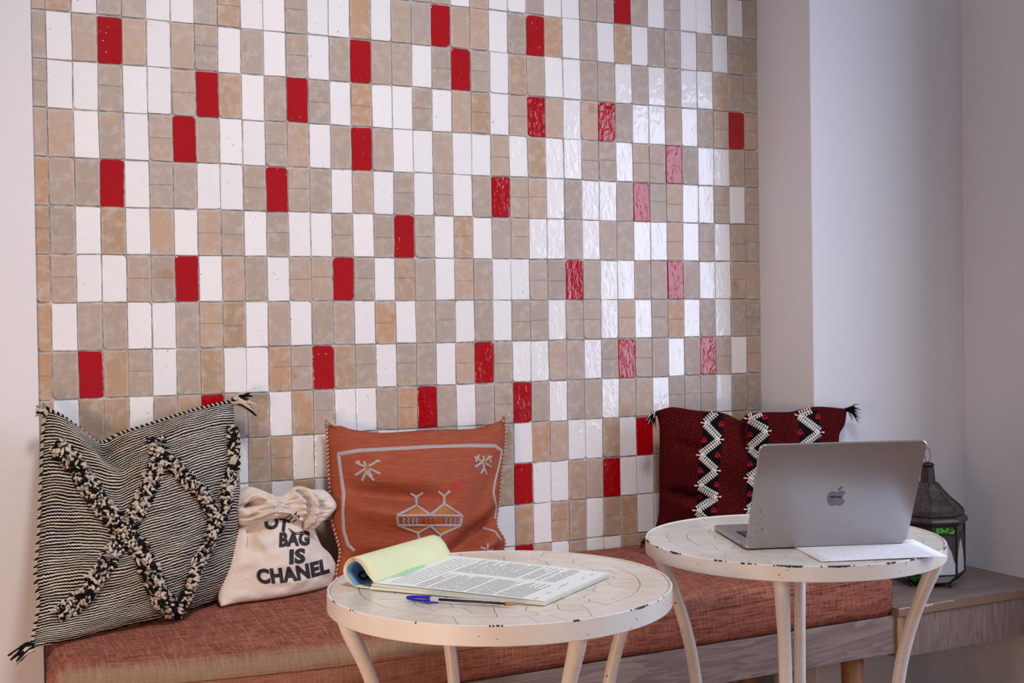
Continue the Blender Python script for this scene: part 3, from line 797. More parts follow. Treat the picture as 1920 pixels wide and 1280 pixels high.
for x, y in ((1352, 795), (1320, 825), (1345, 853), (1313, 882), (1343, 908), (1312, 931), (1338, 956), (1434, 782), (1407, 815), (1406, 870), (1406, 926), (1533, 781), (1500, 810), (1505, 868), (1434, 841)):
    ribbons('red_motif', bv3, [[(x - 4, y), (x, y - 5), (x + 4, y), (x, y + 5), (x - 4, y)], [(x - 5, y + 4), (x + 1, y + 1), (x + 6, y + 4)]], 0.0036, M_RY, P3, 0.0015)
tassel('tassel', at_y(1226, 776, -0.115), (-0.6, -0.4, -0.3), 0.040, [M_INK, M_INK, M_INK, M_WY], P3, 24, 0.55, 8, 0.0013)
tassel('tassel', at_y(1590, 768, -0.255), (0.85, -0.2, -0.1), 0.036, [M_INK], P3, 30, 0.7, 9, 0.0012)
tassel('tassel', at_y(1212, 1012, -0.14), (-0.9, -0.3, -0.1), 0.028, [M_INK, M_RY, M_INK], P3, 18, 0.5, 10, 0.0012)

# ------------------------------------------------------------------ canvas tote bag
t = NT('natural_canvas', 0.95, 0.1)
uv = t.coord(); n = t.noise(uv, 420, 3); n2 = t.noise(uv, 12, 4); n3 = t.noise(uv, 70, 4)
t.col(t.mix(t.math('MULTIPLY', n2, 0.35), (0.72, 0.63, 0.55), (0.60, 0.50, 0.43))).bump(t.math('ADD', t.math('MULTIPLY', n, 0.3), n3), 0.65, 0.003); M_CANVAS = t.m
M_PRINT = plain('black_print', (0.012, 0.012, 0.014), 0.7)
BAG = empty('tote_bag', (0.48, -0.12, 0.452))
tag(BAG, 'crumpled natural canvas tote bag with black lettering', 'bag')
top = edge3([(452, 972, -0.115), (480, 962, -0.11), (520, 955, -0.10), (560, 955, -0.09), (588, 962, -0.085)])
right = edge3([(588, 962, -0.085), (586, 985, -0.085), (598, 1020, -0.085), (618, 1042, -0.085), (630, 1066, -0.085)]) + [at_z(624, 1097, 0.453)]
left = edge3([(452, 972, -0.115), (440, 990, -0.12), (424, 1040, -0.14), (416, 1080, -0.155), (409, 1118, -0.17)]) + [at_z(414, 1137, 0.453)]
bottom = [at_z(414, 1137, 0.453), at_z(450, 1130, 0.452), at_z(520, 1121, 0.452), at_z(580, 1109, 0.452), at_z(624, 1097, 0.453)]
WB = [(0.12, 0.20, 0.32, 0.26, 0.035, -0.016), (0.02, 0.15, 0.30, 0.10, 0.05, 0.018), (0.16, 0.22, 0.18, 0.44, 0.03, -0.012), (0.22, 0.28, 0.30, 0.45, 0.04, 0.010), (0.72, 0.10, 0.80, 0.34, 0.03, -0.010), (0.60, 0.12, 0.72, 0.20, 0.03, 0.010),
      (0.35, 0.82, 0.75, 0.88, 0.05, 0.005), (0.80, 0.72, 0.98, 0.95, 0.05, 0.010), (0.05, 0.9, 0.2, 0.95, 0.05, 0.012), (0.80, 0.30, 0.98, 0.45, 0.04, -0.010), (0.1, 0.55, 0.3, 0.62, 0.06, 0.004)]
ob, bvb, _ = pillow('bag_body', top, right, bottom, left, 0.050, M_CANVAS, BAG, WB, 70, 0.35, 0.45, 0.005, 8)
# folded-down, crumpled top
top = edge3([(438, 934, -0.125), (450, 919, -0.12), (467, 912, -0.115), (492, 921, -0.11), (514, 931, -0.11), (530, 925, -0.105), (545, 915, -0.10), (560, 911, -0.10), (582, 917, -0.095), (604, 918, -0.09), (618, 928, -0.085)])
right = edge3([(618, 928, -0.085), (628, 946, -0.09), (624, 958, -0.09), (600, 976, -0.095)])
left = edge3([(438, 934, -0.125), (435, 948, -0.13), (440, 964, -0.135), (447, 984, -0.14)])
bottom = edge3([(447, 984, -0.14), (466, 985, -0.145), (490, 980, -0.14), (525, 972, -0.13), (545, 985, -0.12), (560, 996, -0.115), (585, 993, -0.105), (600, 976, -0.095)])
WF = [(0.12, 0.50, 0.20, 0.42, 0.060, -0.040), (0.03, 0.35, 0.12, 0.25, 0.05, 0.014), (0.20, 0.20, 0.27, 0.55, 0.040, 0.016), (0.25, 0.80, 0.34, 0.05, 0.022, 0.014), (0.30, 0.85, 0.39, 0.10, 0.025, -0.014),
      (0.10, 0.86, 0.34, 0.70, 0.05, 0.018), (0.02, 0.80, 0.20, 0.74, 0.035, -0.022), (0.46, 0.10, 0.50, 0.80, 0.05, -0.010), (0.55, 0.05, 0.62, 0.85, 0.035, 0.020), (0.62, 0.05, 0.69, 0.95, 0.030, -0.028), (0.67, 0.00, 0.75, 0.90, 0.035, 0.018), (0.75, 0.05, 0.80, 0.9, 0.025, -0.014),
      (0.84, 0.2, 0.95, 0.75, 0.07, 0.012), (0.40, 0.75, 0.60, 0.90, 0.04, 0.012)]
_o, bvf, _n = pillow('folded_top', top, right, bottom, left, 0.036, M_CANVAS, BAG, WF, 90, 0.5, 0.36, 0.008, 12)
def word(text, p0, p1, height, bvh, parent, bold=0.02, slant=0.0, bend=0.0, sp=1.06, name='printed_lettering', off=0.0009):
    """flat print laid on a surface: glyph outlines between pixel points p0 and p1 (baseline ends)"""
    cu = bpy.data.curves.new('glyphs', 'FONT'); cu.body = text; cu.size = 1.0; cu.space_character = sp; cu.offset = bold; cu.resolution_u = 3; cu.fill_mode = 'FRONT' if hasattr(cu, 'fill_mode') else cu.fill_mode
    tmp = bpy.data.objects.new('glyphs', cu); COL.objects.link(tmp)
    dg = bpy.context.evaluated_depsgraph_get(); me = bpy.data.meshes.new_from_object(tmp.evaluated_get(dg))
    bpy.data.objects.remove(tmp); bpy.data.curves.remove(cu)
    bm = bmesh.new(); bm.from_mesh(me); bpy.data.meshes.remove(me)
    bmesh.ops.triangulate(bm, faces=bm.faces[:])
    for _i in range(3):
        es = [e for e in bm.edges if e.calc_length() > 0.16]
        if es: bmesh.ops.subdivide_edges(bm, edges=es, cuts=1); bmesh.ops.triangulate(bm, faces=[f for f in bm.faces if len(f.verts) > 3])
    xs = [v.co.x for v in bm.verts]; x0, x1 = min(xs), max(xs); cap = max(v.co.y for v in bm.verts)
    bx, by = p1[0] - p0[0], p1[1] - p0[1]; L = math.hypot(bx, by); ux, uy = bx / L, by / L
    bad = []
    for v in bm.verts:
        s = (v.co.x - x0) / (x1 - x0); h = v.co.y / cap * height
        s_px = s * L + h * slant; b = bend * 4 * s * (1 - s)
        x = p0[0] + ux * s_px + uy * (h - b); y = p0[1] + uy * s_px - ux * (h - b)
        p, nr = hit(bvh, x, y)
        if p is None: bad.append(v)
        else: v.co = p + nr * off
    bmesh.ops.delete(bm, geom=bad, context='VERTS')
    if len(bm.verts) == 0: bm.free(); return
    o = bm_obj(name, bm, M_PRINT); adopt(o, parent)
word('CHANEL', (483, 1092), (618, 1071), 27, bvb, BAG, 0.055, 0.0, 6)
word('IS', (542, 1056), (572, 1053), 26, bvb, BAG, 0.055, 0.12)
word('BAG', (523, 1024), (580, 1020), 26, bvb, BAG, 0.055, 0.10)
word('OT', (494, 991), (541, 999), 25, bvb, BAG, 0.05, -0.05, -3)

for L in ([(543, 974), (549, 968), (555, 962), (557, 959)], [(549, 978), (556, 974), (561, 967), (561, 961)], [(534, 971), (541, 968), (546, 964)]):
    ribbons('printed_lettering', bvf, [L], 0.0030, M_PRINT, BAG, 0.0004)
for L in ([(545, 993), (552, 999), (562, 998), (573, 992), (580, 991)], [(541, 990), (546, 997), (556, 1002), (566, 1000)]):
    ribbons('printed_lettering', bvb, [L], 0.0024, M_PRINT, BAG, 0.0004)

# ------------------------------------------------------------------ mosaic bistro tables
def painted(name, c, chips):
    t = NT(name, 0.38, 0.5); co = t.coord()
    n = t.noise(co, 120, 3, 0.6); n2 = t.noise(co, 7, 4); g = t.noise(co, 28, 3)
    cc = t.mix(t.step(n2, 0.4, 0.75), c, tuple(a * b for a, b in zip(c, (0.93, 0.84, 0.76))))
    f = t.math('MULTIPLY', t.step(n, chips, chips + 0.03), t.step(g, 0.42, 0.55))
    t.col(t.mix(f, cc, (0.035, 0.02, 0.015))).bump(n2, 0.15, 0.002); return t.m
M_PAINT = painted('chipped_white_paint', (0.79, 0.745, 0.70), 0.68)
M_PAINT_EDGE = painted('worn_cream_edge', (0.74, 0.67, 0.55), 0.60)
def mosaic_mat(name, a, b, v_):
    t = NT(name, 0.22, 0.5); co = t.coord(); off = t.math('MULTIPLY', t.rnd(), 31.0)
    v = t.map(co, (1, 1, 1), loc=t.comb(off, off, off), rot=(0, 0, 0.6)); n = t.noise(t.map(v, (10, 55, 10)), 2.5, 4, 0.6, 0.5)
    c = t.mix(t.rnd(), a, b); t.col(t.mix(t.step(n, 0.45, 0.75), c, v_)).bump(n, 0.08, 0.001); return t.m
M_MOS1 = mosaic_mat('cream_marble_piece', (0.72, 0.62, 0.49), (0.79, 0.70, 0.59), (0.80, 0.76, 0.69))
M_MOS2 = mosaic_mat('pale_marble_piece', (0.72, 0.66, 0.55), (0.78, 0.74, 0.66), (0.64, 0.62, 0.58))
M_GR1 = plain('ochre_grout', (0.42, 0.27, 0.12), 0.9); M_GR2 = plain('grey_grout', (0.20, 0.17, 0.13), 0.9)
M_FLAKE = plain('bare_dark_iron', (0.03, 0.02, 0.016), 0.7)
def clip(poly, px, py, nx, ny):
    out = []
    for i in range(len(poly)):
        a, b = poly[i], poly[(i + 1) % len(poly)]
        da = (a[0] - px) * nx + (a[1] - py) * ny; db = (b[0] - px) * nx + (b[1] - py) * ny
        if da <= 0: out.append(a)
        if (da < 0 < db) or (db < 0 < da):
            t_ = da / (da - db); out.append((a[0] + (b[0] - a[0]) * t_, a[1] + (b[1] - a[1]) * t_))
    return out
def voronoi_disc(R, n, seed):
    r = random.Random(seed); pts = []
    tries = 0
    while len(pts) < n and tries < 20000:
        tries += 1; a, q = r.uniform(0, 2 * math.pi), R * math.sqrt(r.random()); p = (q * math.cos(a), q * math.sin(a))
        if all((p[0] - s[0]) ** 2 + (p[1] - s[1]) ** 2 > (R * 1.25 / math.sqrt(n)) ** 2 for s in pts): pts.append(p)
    polys = []
    for i, p in enumerate(pts):
        poly = [(R * math.cos(2 * math.pi * k / 48), R * math.sin(2 * math.pi * k / 48)) for k in range(48)]
        for j, s in enumerate(pts):
            if j == i: continue
            dx, dy = s[0] - p[0], s[1] - p[1]
            if dx * dx + dy * dy > (R * 0.9) ** 2: continue
            poly = clip(poly, (p[0] + s[0]) / 2, (p[1] + s[1]) / 2, dx, dy)
            if len(poly) < 3: break
        if len(poly) >= 3: polys.append(poly)
    return polys
def shrink(poly, d):
    n = len(poly); A = sum(poly[i][0] * poly[(i + 1) % n][1] - poly[(i + 1) % n][0] * poly[i][1] for i in range(n))
    if A < 0: poly = poly[::-1]
    out = poly
    for i in range(n):
        a, b = poly[i], poly[(i + 1) % n]; ex, ey = b[0] - a[0], b[1] - a[1]; L = math.hypot(ex, ey)
        if L < 1e-6: continue
        nx, ny = ey / L, -ex / L
        out = clip(out, a[0] - nx * d, a[1] - ny * d, nx, ny)
        if len(out) < 3: return []
    res = []
    for p in out:
        if not res or math.hypot(p[0] - res[-1][0], p[1] - res[-1][1]) > 2e-4: res.append(p)
    return res if len(res) >= 3 else []
wa = math.atan2(RIGHT.y, RIGHT.x)
def table(name_label, center, R, rim_h, leg_angles, mos, gr, gap, seed, rings, nvor, leg_r, flake):
    cx, cy, cz = center
    T = empty('bistro_table', (cx, cy, 0.0)); tag(T, name_label, 'table', 'white mosaic bistro tables')
    r = random.Random(seed)
    topo = mesh_obj('tabletop', *lathe([(0.0005, cz - 0.012), (R - 0.004, cz - 0.012), (R - 0.004, cz - 0.0022), (0.0005, cz - 0.0022)], 64, (cx, cy)), gr); adopt(topo, T)
    polys = voronoi_disc(rings[0], nvor, seed)
    for a, b, m_ in zip(rings, rings[1:], (31, 37, 33)):
        cuts = sorted([(k + r.uniform(-0.28, 0.28)) / m_ * 2 * math.pi for k in range(m_)])
        for k in range(m_):
            a0, a1 = cuts[k], cuts[(k + 1) % m_] + (2 * math.pi if k == m_ - 1 else 0)
            s0, s1 = 0.05 * math.sin(k * 2.3), 0.05 * math.sin(((k + 1) % m_) * 2.3)
            arc = [(a * math.cos(a0 - s0 + (a1 - s1 - a0 + s0) * q / 4), a * math.sin(a0 - s0 + (a1 - s1 - a0 + s0) * q / 4)) for q in range(5)]
            arc2 = [(b * math.cos(a0 + s0 + (a1 + s1 - a0 - s0) * q / 4), b * math.sin(a0 + s0 + (a1 + s1 - a0 - s0) * q / 4)) for q in range(4, -1, -1)]
            polys.append(arc2 + arc)
    for poly in polys:
        if len(poly) > 12 or max(math.hypot(*p) for p in poly) > rings[0] + 1e-6:
            A = sum(poly[i][0] * poly[(i + 1) % len(poly)][1] - poly[(i + 1) % len(poly)][0] * poly[i][1] for i in range(len(poly)))
            if A < 0: poly = poly[::-1]
            mx, my = sum(p[0] for p in poly) / len(poly), sum(p[1] for p in poly) / len(poly)
            s = [(mx + (p[0] - mx) * (1 - gap / max(0.006, math.hypot(p[0] - mx, p[1] - my)) * 1.1), my + (p[1] - my) * (1 - gap / max(0.006, math.hypot(p[0] - mx, p[1] - my)) * 1.1)) for p in poly]
        else: s = shrink(poly, gap)
        if not s: continue
        n = len(s); mx, my = sum(p[0] for p in s) / n, sum(p[1] for p in s) / n; dz = r.uniform(-0.00025, 0.0002)
        V = [(p[0] - mx, p[1] - my, -0.0035) for p in s] + [(p[0] - mx, p[1] - my, dz) for p in s]
        Fc = [(k, (k + 1) % n, n + (k + 1) % n, n + k) for k in range(n)] + [tuple(n + k for k in range(n))]
        o = mesh_obj('mosaic_piece', V, Fc, mos); o.parent = topo; o.location = (cx + mx, cy + my, cz)
    prof = [(R - 0.0045, cz - 0.013), (R - 0.0045, cz + 0.0004), (R - 0.0035, cz + 0.0012), (R - 0.0012, cz + 0.0012), (R, cz + 0.0002), (R, cz - rim_h + 0.001), (R - 0.001, cz - rim_h), (R - 0.004, cz - rim_h), (R - 0.0045, cz - rim_h + 0.001), (R - 0.0045, cz - 0.013)]
    o = mesh_obj('rim', *lathe(prof, 96, (cx, cy)), [M_PAINT, M_PAINT_EDGE], None, True); adopt(o, T)
    for p in o.data.polygons:
        if p.center.z > cz - 0.0008 and p.normal.z > 0.2: p.material_index = 1
    mod = o.modifiers.new('edge', 'EDGE_SPLIT'); mod.split_angle = math.radians(35)
    # flaked paint along the upper edge of the rim
    V, Fc = [], []
    for k in range(720):
        a0 = wa + 2 * math.pi * k / 720; a1 = a0 + 2 * math.pi / 720 * 1.05
        h = mnoise.noise(Vector((math.cos(a0) * 9, math.sin(a0) * 9, seed * 1.7))) + 0.6 * mnoise.noise(Vector((math.cos(a0) * 75, math.sin(a0) * 75, seed)))
        if h < flake: continue
        d = min(0.0018, 0.0002 + (h - flake) * 0.003)
        o_ = len(V)
        for aa in (a0, a1):
            V += [(cx + (R - 0.0016) * math.cos(aa), cy + (R - 0.0016) * math.sin(aa), cz + 0.0014), (cx + (R + 0.0003) * math.cos(aa), cy + (R + 0.0003) * math.sin(aa), cz + 0.0006), (cx + (R + 0.0003) * math.cos(aa), cy + (R + 0.0003) * math.sin(aa), cz - d)]
        Fc += [(o_, o_ + 1, o_ + 4, o_ + 3), (o_ + 1, o_ + 2, o_ + 5, o_ + 4)]
    fo = mesh_obj('flaked_paint', V, Fc, M_FLAKE); fo['kind'] = 'stuff'; adopt(fo, T)
    for a in leg_angles:
        pr = [(0.975, -0.012), (0.965, -rim_h), (0.905, -rim_h - 0.025), (0.83, -0.10), (0.745, -0.17), (0.69, -0.24), (0.66, -0.32), (0.68, -0.42), (0.76, -0.51)]
        pts = [(cx + R * q * math.cos(a), cy + R * q * math.sin(a), cz + d) for q, d in pr] + [(cx + R * 0.88 * math.cos(a), cy + R * 0.88 * math.sin(a), 0.004)]
        # start inside the rim so that the weld is hidden
        pts[0] = (cx + (R - 0.018) * math.cos(a), cy + (R - 0.018) * math.sin(a), cz - 0.014)
        pts[1] = (cx + (R - 0.017) * math.cos(a), cy + (R - 0.017) * math.sin(a), cz - rim_h)
        C_ = catmull(pts, 40); rr = [leg_r * (1.28 - 0.28 * min(1, i / 7)) for i in range(41)]
        v, f = tube(C_, rr, 14); adopt(mesh_obj('leg', v, f, M_PAINT, None, True), T)
    return T
def at_depth(px, py, D): return CAM + ray(px, py) * D
T1C = at_depth(937, 1093, 1.915); T2C = at_depth(1485, 1007, 2.19)
R1, R2 = 0.2735, 0.2665
def legs(phi): return [wa + math.radians(phi + 90 * k) for k in range(4)]
TAB1 = table('round white table with cream mosaic top carrying the notepad and pen', T1C, R1, 0.0285, legs(-64), M_MOS1, M_GR1, 0.0006, 11, (0.223, 0.2685), 96, 0.0108, 0.36)
TAB2 = table('round white table with grey mosaic top carrying the laptop', T2C, R2, 0.0255, legs(-107), M_MOS2, M_GR2, 0.0005, 23, (0.190, 0.227, 0.2615), 84, 0.0112, 0.10)
ZT1, ZT2 = T1C.z + 0.0006, T2C.z + 0.0006

# ------------------------------------------------------------------ paper sheet and laptop
def written():
    t = NT('handwritten_paper', 0.8, 0.2); s = t.sep(t.coord('UV')); uv = t.coord('UV')
    ln = t.math('FRACT', t.math('MULTIPLY', s[1], 7.0)); inl = t.math('MULTIPLY', t.math('GREATER_THAN', ln, 0.35), t.math('LESS_THAN', ln, 0.62))
    scr = t.noise(t.map(uv, (60, 26, 1)), 1.6, 3, 0.6); wd = t.noise(t.map(uv, (6, 7, 1)), 2.0, 1)
    f = t.math('MULTIPLY', t.math('MULTIPLY', inl, t.step(scr, 0.56, 0.60)), t.step(wd, 0.50, 0.54))
    m_ = t.math('MULTIPLY', t.math('MULTIPLY', t.step(s[0], 0.05, 0.07), t.math('SUBTRACT', 1.0, t.step(s[0], 0.80, 0.82))), t.math('SUBTRACT', 1.0, t.step(s[1], 0.9, 0.92)))
    t.col(t.mix(t.math('MULTIPLY', t.math('MULTIPLY', f, m_), 0.85), (0.84, 0.83, 0.87), (0.10, 0.08, 0.16))); return t.m
M_NOTE = written()
pc = [at_z(x, y, ZT2 + 0.0006) for x, y in ((1540, 1053), (1778, 1044), (1711, 1011), (1487, 1025))]
V, UV, Fc = [], [], []
N_ = 10
for j in range(N_ + 1):
    for i in range(N_ + 1):
        u, v = i / N_, j / N_
        p = pc[0] * (1 - u) * (1 - v) + pc[1] * u * (1 - v) + pc[2] * u * v + pc[3] * (1 - u) * v
        V.append(Vector((p.x, p.y, p.z + 0.0003 + 0.0012 * math.sin(u * 3) * (1 - v) * u))); UV.append((u, v))
for j in range(N_):
    for i in range(N_): a = j * (N_ + 1) + i; Fc.append((a, a + 1, a + N_ + 2, a + N_ + 1))
sheet = mesh_obj('paper_sheet', V, Fc, M_NOTE, None, True, UV)
sm = sheet.modifiers.new('thickness', 'SOLIDIFY'); sm.thickness = 0.0004; sm.offset = 1
tag(sheet, 'white handwritten sheet of paper tucked under the laptop', 'paper')
t = NT('space_grey_aluminium', 0.34, 0.5); t.b.inputs['Metallic'].default_value = 0.85
n = t.noise(t.coord(), 900, 2); n2 = t.noise(t.coord(), 14, 4); sc_ = t.noise(t.map(t.coord(), (1, 1, 1)), 70, 5, 0.7)
t.col(t.mix(t.math('MULTIPLY', n2, 0.2), (0.42, 0.40, 0.41), (0.34, 0.325, 0.335))).bump(n, 0.05, 0.0003); M_ALU = t.m
M_LOGO = NT('polished_dark_logo', 0.12, 0.5); M_LOGO.b.inputs['Metallic'].default_value = 0.9
n = M_LOGO.noise(M_LOGO.coord(), 60, 3); M_LOGO.col(M_LOGO.mix(n, (0.13, 0.115, 0.125), (0.22, 0.20, 0.22))); M_LOGO = M_LOGO.m
M_KEY = plain('black_keys', (0.02, 0.02, 0.023), 0.5); M_SCREEN = plain('dark_screen', (0.012, 0.012, 0.014), 0.08)
M_INKB = plain('purple_scribble', (0.03, 0.02, 0.10), 0.5)
LZ = ZT2 + 0.0018
A = at_z(1398, 1026, LZ + 0.003); B = at_z(1700, 1015, LZ + 0.003)
LW = (B - A).length; ex = (B - A).normalized(); ey = Vector((-ex.y, ex.x, 0)); ez = Vector((0, 0, 1))
LD = 0.205
LAP = empty('laptop', ((A + B) / 2 + ey * LD / 2).to_tuple()[:2] + (LZ,)); tag(LAP, 'open grey aluminium laptop seen from behind its lid', 'laptop')
def rounded(w_, h_, r_, seg=6):
    out = []
    for (cx, cy, a0) in ((w_ - r_, r_, -90), (w_ - r_, h_ - r_, 0), (r_, h_ - r_, 90), (r_, r_, 180)):
        for k in range(seg + 1):
            a = math.radians(a0 + 90 * k / seg); out.append((cx + r_ * math.cos(a), cy + r_ * math.sin(a)))
    return out
def slab(outline, O, X, Y, Z, th, bev=0.0012):
    n = len(outline); cx = sum(p[0] for p in outline) / n; cy = sum(p[1] for p in outline) / n
    def ins(p, d): 
        v = Vector((cx - p[0], cy - p[1])); L = v.length; return (p[0] + v.x / L * d, p[1] + v.y / L * d)
    lv = [(0.0, bev), (bev, 0.0), (th - bev, 0.0), (th, bev)]
    V = []
    for z, d in lv:
        for p in outline:
            q = ins(p, d); V.append(O + X * q[0] + Y * q[1] + Z * z)
    Fc = []
    for k in range(3):
        for i in range(n): i2 = (i + 1) % n; Fc.append((k * n + i, k * n + i2, (k + 1) * n + i2, (k + 1) * n + i))
    Fc.append(tuple(range(n - 1, -1, -1))); Fc.append(tuple(3 * n + i for i in range(n)))
    return V, Fc
O = Vector((A.x, A.y, LZ))
bv, bf = slab(rounded(LW, LD, 0.010), O + ez * 0.0006, ex, ey, ez, 0.0075)
body = mesh_obj('base', bv, bf, M_ALU); adopt(body, LAP)
th = math.radians(25); lup = (ez * math.cos(th) - ey * math.sin(th)); ln_ = lup.cross(ex)   # towards the keyboard side
lid_o = Vector((A.x, A.y, LZ + 0.0025))
if ln_.dot(ey) < 0: ln_ = -ln_
lv, lf = slab(rounded(LW, LD, 0.010), lid_o, ex, lup, ln_, 0.0045)
lid = mesh_obj('lid', lv, lf, M_ALU); adopt(lid, LAP)
scr = mesh_obj('screen', *slab(rounded(LW - 0.012, LD - 0.012, 0.006), lid_o + ex * 0.006 + lup * 0.006 + ln_ * 0.0046, ex, lup, ln_, 0.0004, 0.0001), M_SCREEN); adopt(scr, LAP)
hv, hf = tube([A + ex * 0.03 + ey * 0.0075 + ez * 0.0035, B - ex * 0.03 + ey * 0.0075 + ez * 0.0035], 0.0032, 10); adopt(mesh_obj('hinge', hv, hf, M_KEY, None, True), LAP)
kb = mesh_obj('keyboard_well', *slab(rounded(LW - 0.04, 0.105, 0.003), O + ex * 0.02 + ey * 0.022 + ez * 0.0082, ex, ey, ez, 0.0003, 0.0001), M_KEY); adopt(kb, LAP)
kw = (LW - 0.044) / 14
kme = None
for rr_ in range(6):
    for kk in range(14):
        o0 = O + ex * (0.022 + kk * kw) + ey * (0.024 + rr_ * 0.0170) + ez * 0.0086
        kv, kf = slab([(0, 0), (kw - 0.0028, 0), (kw - 0.0028, 0.0145), (0, 0.0145)], o0, ex, ey, ez, 0.0011, 0.0003)
        ko = mesh_obj('key', kv, kf, M_KEY); ko.parent = kb; pass
pv, pf = slab(rounded(0.12, 0.066, 0.003), O + ex * (LW / 2 - 0.06) + ey * 0.134 + ez * 0.0081, ex, ey, ez, 0.0003, 0.0001); adopt(mesh_obj('trackpad', pv, pf, M_ALU), LAP)
adopt(box('port', (0, 0, 0), (0.006, 0.0008, 0.003), M_KEY), LAP)
pt = [o for o in LAP.children if o.name.startswith('port')][0]
pt.matrix_parent_inverse = Matrix.Identity(4)
pm = Matrix((ey, -ex, ez)).transposed().to_4x4(); pt.matrix_local = Matrix.Translation(-Vector(LAP.location)) @ Matrix.Translation(O + ey * 0.02 + ez * 0.003 + ex * 0.0004) @ pm
# fruit emblem with a bite and a leaf, read off the lid in 1/16 px steps
EMB = [(165, 700), (172, 640), (200, 580), (245, 530), (300, 503), (360, 495), (410, 502), (450, 515), (490, 518), (530, 508), (570, 492), (620, 484), (670, 490), (710, 510), (735, 535), (700, 560), (665, 595), (645, 640), (640, 680), (650, 720), (675, 755), (708, 778), (690, 810), (655, 855), (610, 898), (560, 922), (510, 928), (470, 918), (430, 908), (390, 910), (350, 925), (300, 940), (265, 930), (225, 890), (190, 830), (172, 770)]
LEAF = [(485, 475), (492, 445), (515, 410), (555, 370), (600, 350), (645, 345), (640, 375), (615, 415), (575, 450), (530, 475)]
def on_lid(px, py, off):
    d = ray(px, py); P0 = lid_o; t_ = (P0 - CAM).dot(ln_) / d.dot(ln_); return CAM + d * t_ - ln_ * off
for nm, L in (('emblem', EMB), ('emblem_leaf', LEAF)):
    n = len(L)
    V = [on_lid(1540 + x / 16, 890 + y / 16, 0.0003) for x, y in L] + [on_lid(1540 + x / 16, 890 + y / 16, -0.0004) for x, y in L]
    Fc = [tuple(range(n))] + [(k, (k + 1) % n, n + (k + 1) % n, n + k) for k in range(n)]
    eo = mesh_obj(nm, V, Fc, M_LOGO); eo.parent = lid; pass
r = random.Random(4); pth = []
for k in range(46):
    pth.append(on_lid(1540 + (250 + 350 * k / 45 + r.uniform(-8, 8)) / 16, 890 + (655 + (42 if k % 2 else -32) * r.uniform(0.3, 1)) / 16, 0.0005))
v, f = tube(pth, 0.00045, 5); so = mesh_obj('scribble', v, f, M_INKB); so.parent = lid; pass
# scuffs near the left edge of the lid
parts = []
for k in range(16):
    x, y = (1426 + r.uniform(-4, 5), 965 + r.uniform(-12, 10)) if k < 8 else (1420 + r.uniform(-6, 9), 988 + r.uniform(-9, 9))
    a = r.uniform(-0.9, 0.9); parts.append(tube([on_lid(x, y, 0.0001), on_lid(x + r.uniform(2, 5), y + a * 4, 0.0001)], 0.00022, 4))
v, f = merge(parts); so = mesh_obj('scuffs', v, f, M_KEY); so['kind'] = 'stuff'; so.parent = lid; pass

# ------------------------------------------------------------------ notepad with rolled-back pages
def printed():
    t = NT('printed_page', 0.7, 0.2); uv = t.coord('UV'); s = t.sep(uv)
    L = t.math('MULTIPLY', s[1], 66.0); ln = t.math('FRACT', L); row = t.math('FLOOR', L)
    col_ = t.math('GREATER_THAN', s[0], 0.5)
    cl = t.math('FRACT', t.math('MULTIPLY', s[0], 2.0))
    rn = t.n('ShaderNodeTexWhiteNoise', noise_dimensions='2D'); t.put(rn.inputs['Vector'], t.comb(row, col_))
    endl = t.math('ADD', 0.62, t.math('MULTIPLY', t.math('MINIMUM', 1.0, t.math('MULTIPLY', rn.outputs[0], 3.0)), 0.30))
    words = t.noise(t.comb(t.math('MULTIPLY', s[0], 55.0), t.math('MULTIPLY', row, 3.7)), 1.0, 2, 0.6)
    ink = t.math('MULTIPLY', t.math('GREATER_THAN', ln, 0.52), t.step(words, 0.36, 0.42))
    two = t.math('MULTIPLY', t.math('MULTIPLY', t.math('GREATER_THAN', cl, 0.06), t.math('LESS_THAN', cl, endl)), t.math('MULTIPLY', t.math('GREATER_THAN', s[1], 0.24), t.math('LESS_THAN', s[1], 0.87)))
    para = t.n('ShaderNodeTexWhiteNoise', noise_dimensions='2D'); t.put(para.inputs['Vector'], t.comb(row, t.math('ADD', col_, 7.0)))
    two = t.math('MULTIPLY', two, t.math('GREATER_THAN', para.outputs[0], 0.07))
    sparse = t.math('GREATER_THAN', t.math('FRACT', t.math('MULTIPLY', row, 0.5)), 0.25)
    head = t.math('MULTIPLY', t.math('MULTIPLY', t.math('MULTIPLY', t.math('GREATER_THAN', s[1], 0.07), t.math('LESS_THAN', s[1], 0.22)), sparse), t.math('MULTIPLY', t.math('GREATER_THAN', s[0], 0.07), t.math('LESS_THAN', s[0], 0.93)))
    foot = t.math('MULTIPLY', t.math('MULTIPLY', t.math('GREATER_THAN', s[1], 0.91), t.math('LESS_THAN', s[1], 0.945)), t.step(t.noise(t.comb(t.math('MULTIPLY', s[0], 7.0), row), 1.0, 1), 0.52, 0.56))
    f = t.math('MULTIPLY', ink, t.math('MAXIMUM', two, t.math('MAXIMUM', head, foot)))
    t.col(t.mix(t.math('MULTIPLY', f, 0.72), (0.83, 0.84, 0.80), (0.03, 0.03, 0.03))); return t.m
M_PAGE = printed()
t = NT('page_stack_edges', 0.8, 0.2); s = t.sep(t.coord()); q = t.math('FRACT', t.math('MULTIPLY', s[2], 900.0))
t.col(t.mix(t.step(q, 0.3, 0.7), (0.62, 0.66, 0.50), (0.80, 0.80, 0.74))); M_STACK = t.m
M_YEL = plain('pale_yellow_sheet', (0.71, 0.72, 0.42), 0.7, nscale=25, namt=0.25); M_BLUE = plain('blue_backing_sheet', (0.16, 0.36, 0.58), 0.6, nscale=25, namt=0.2)
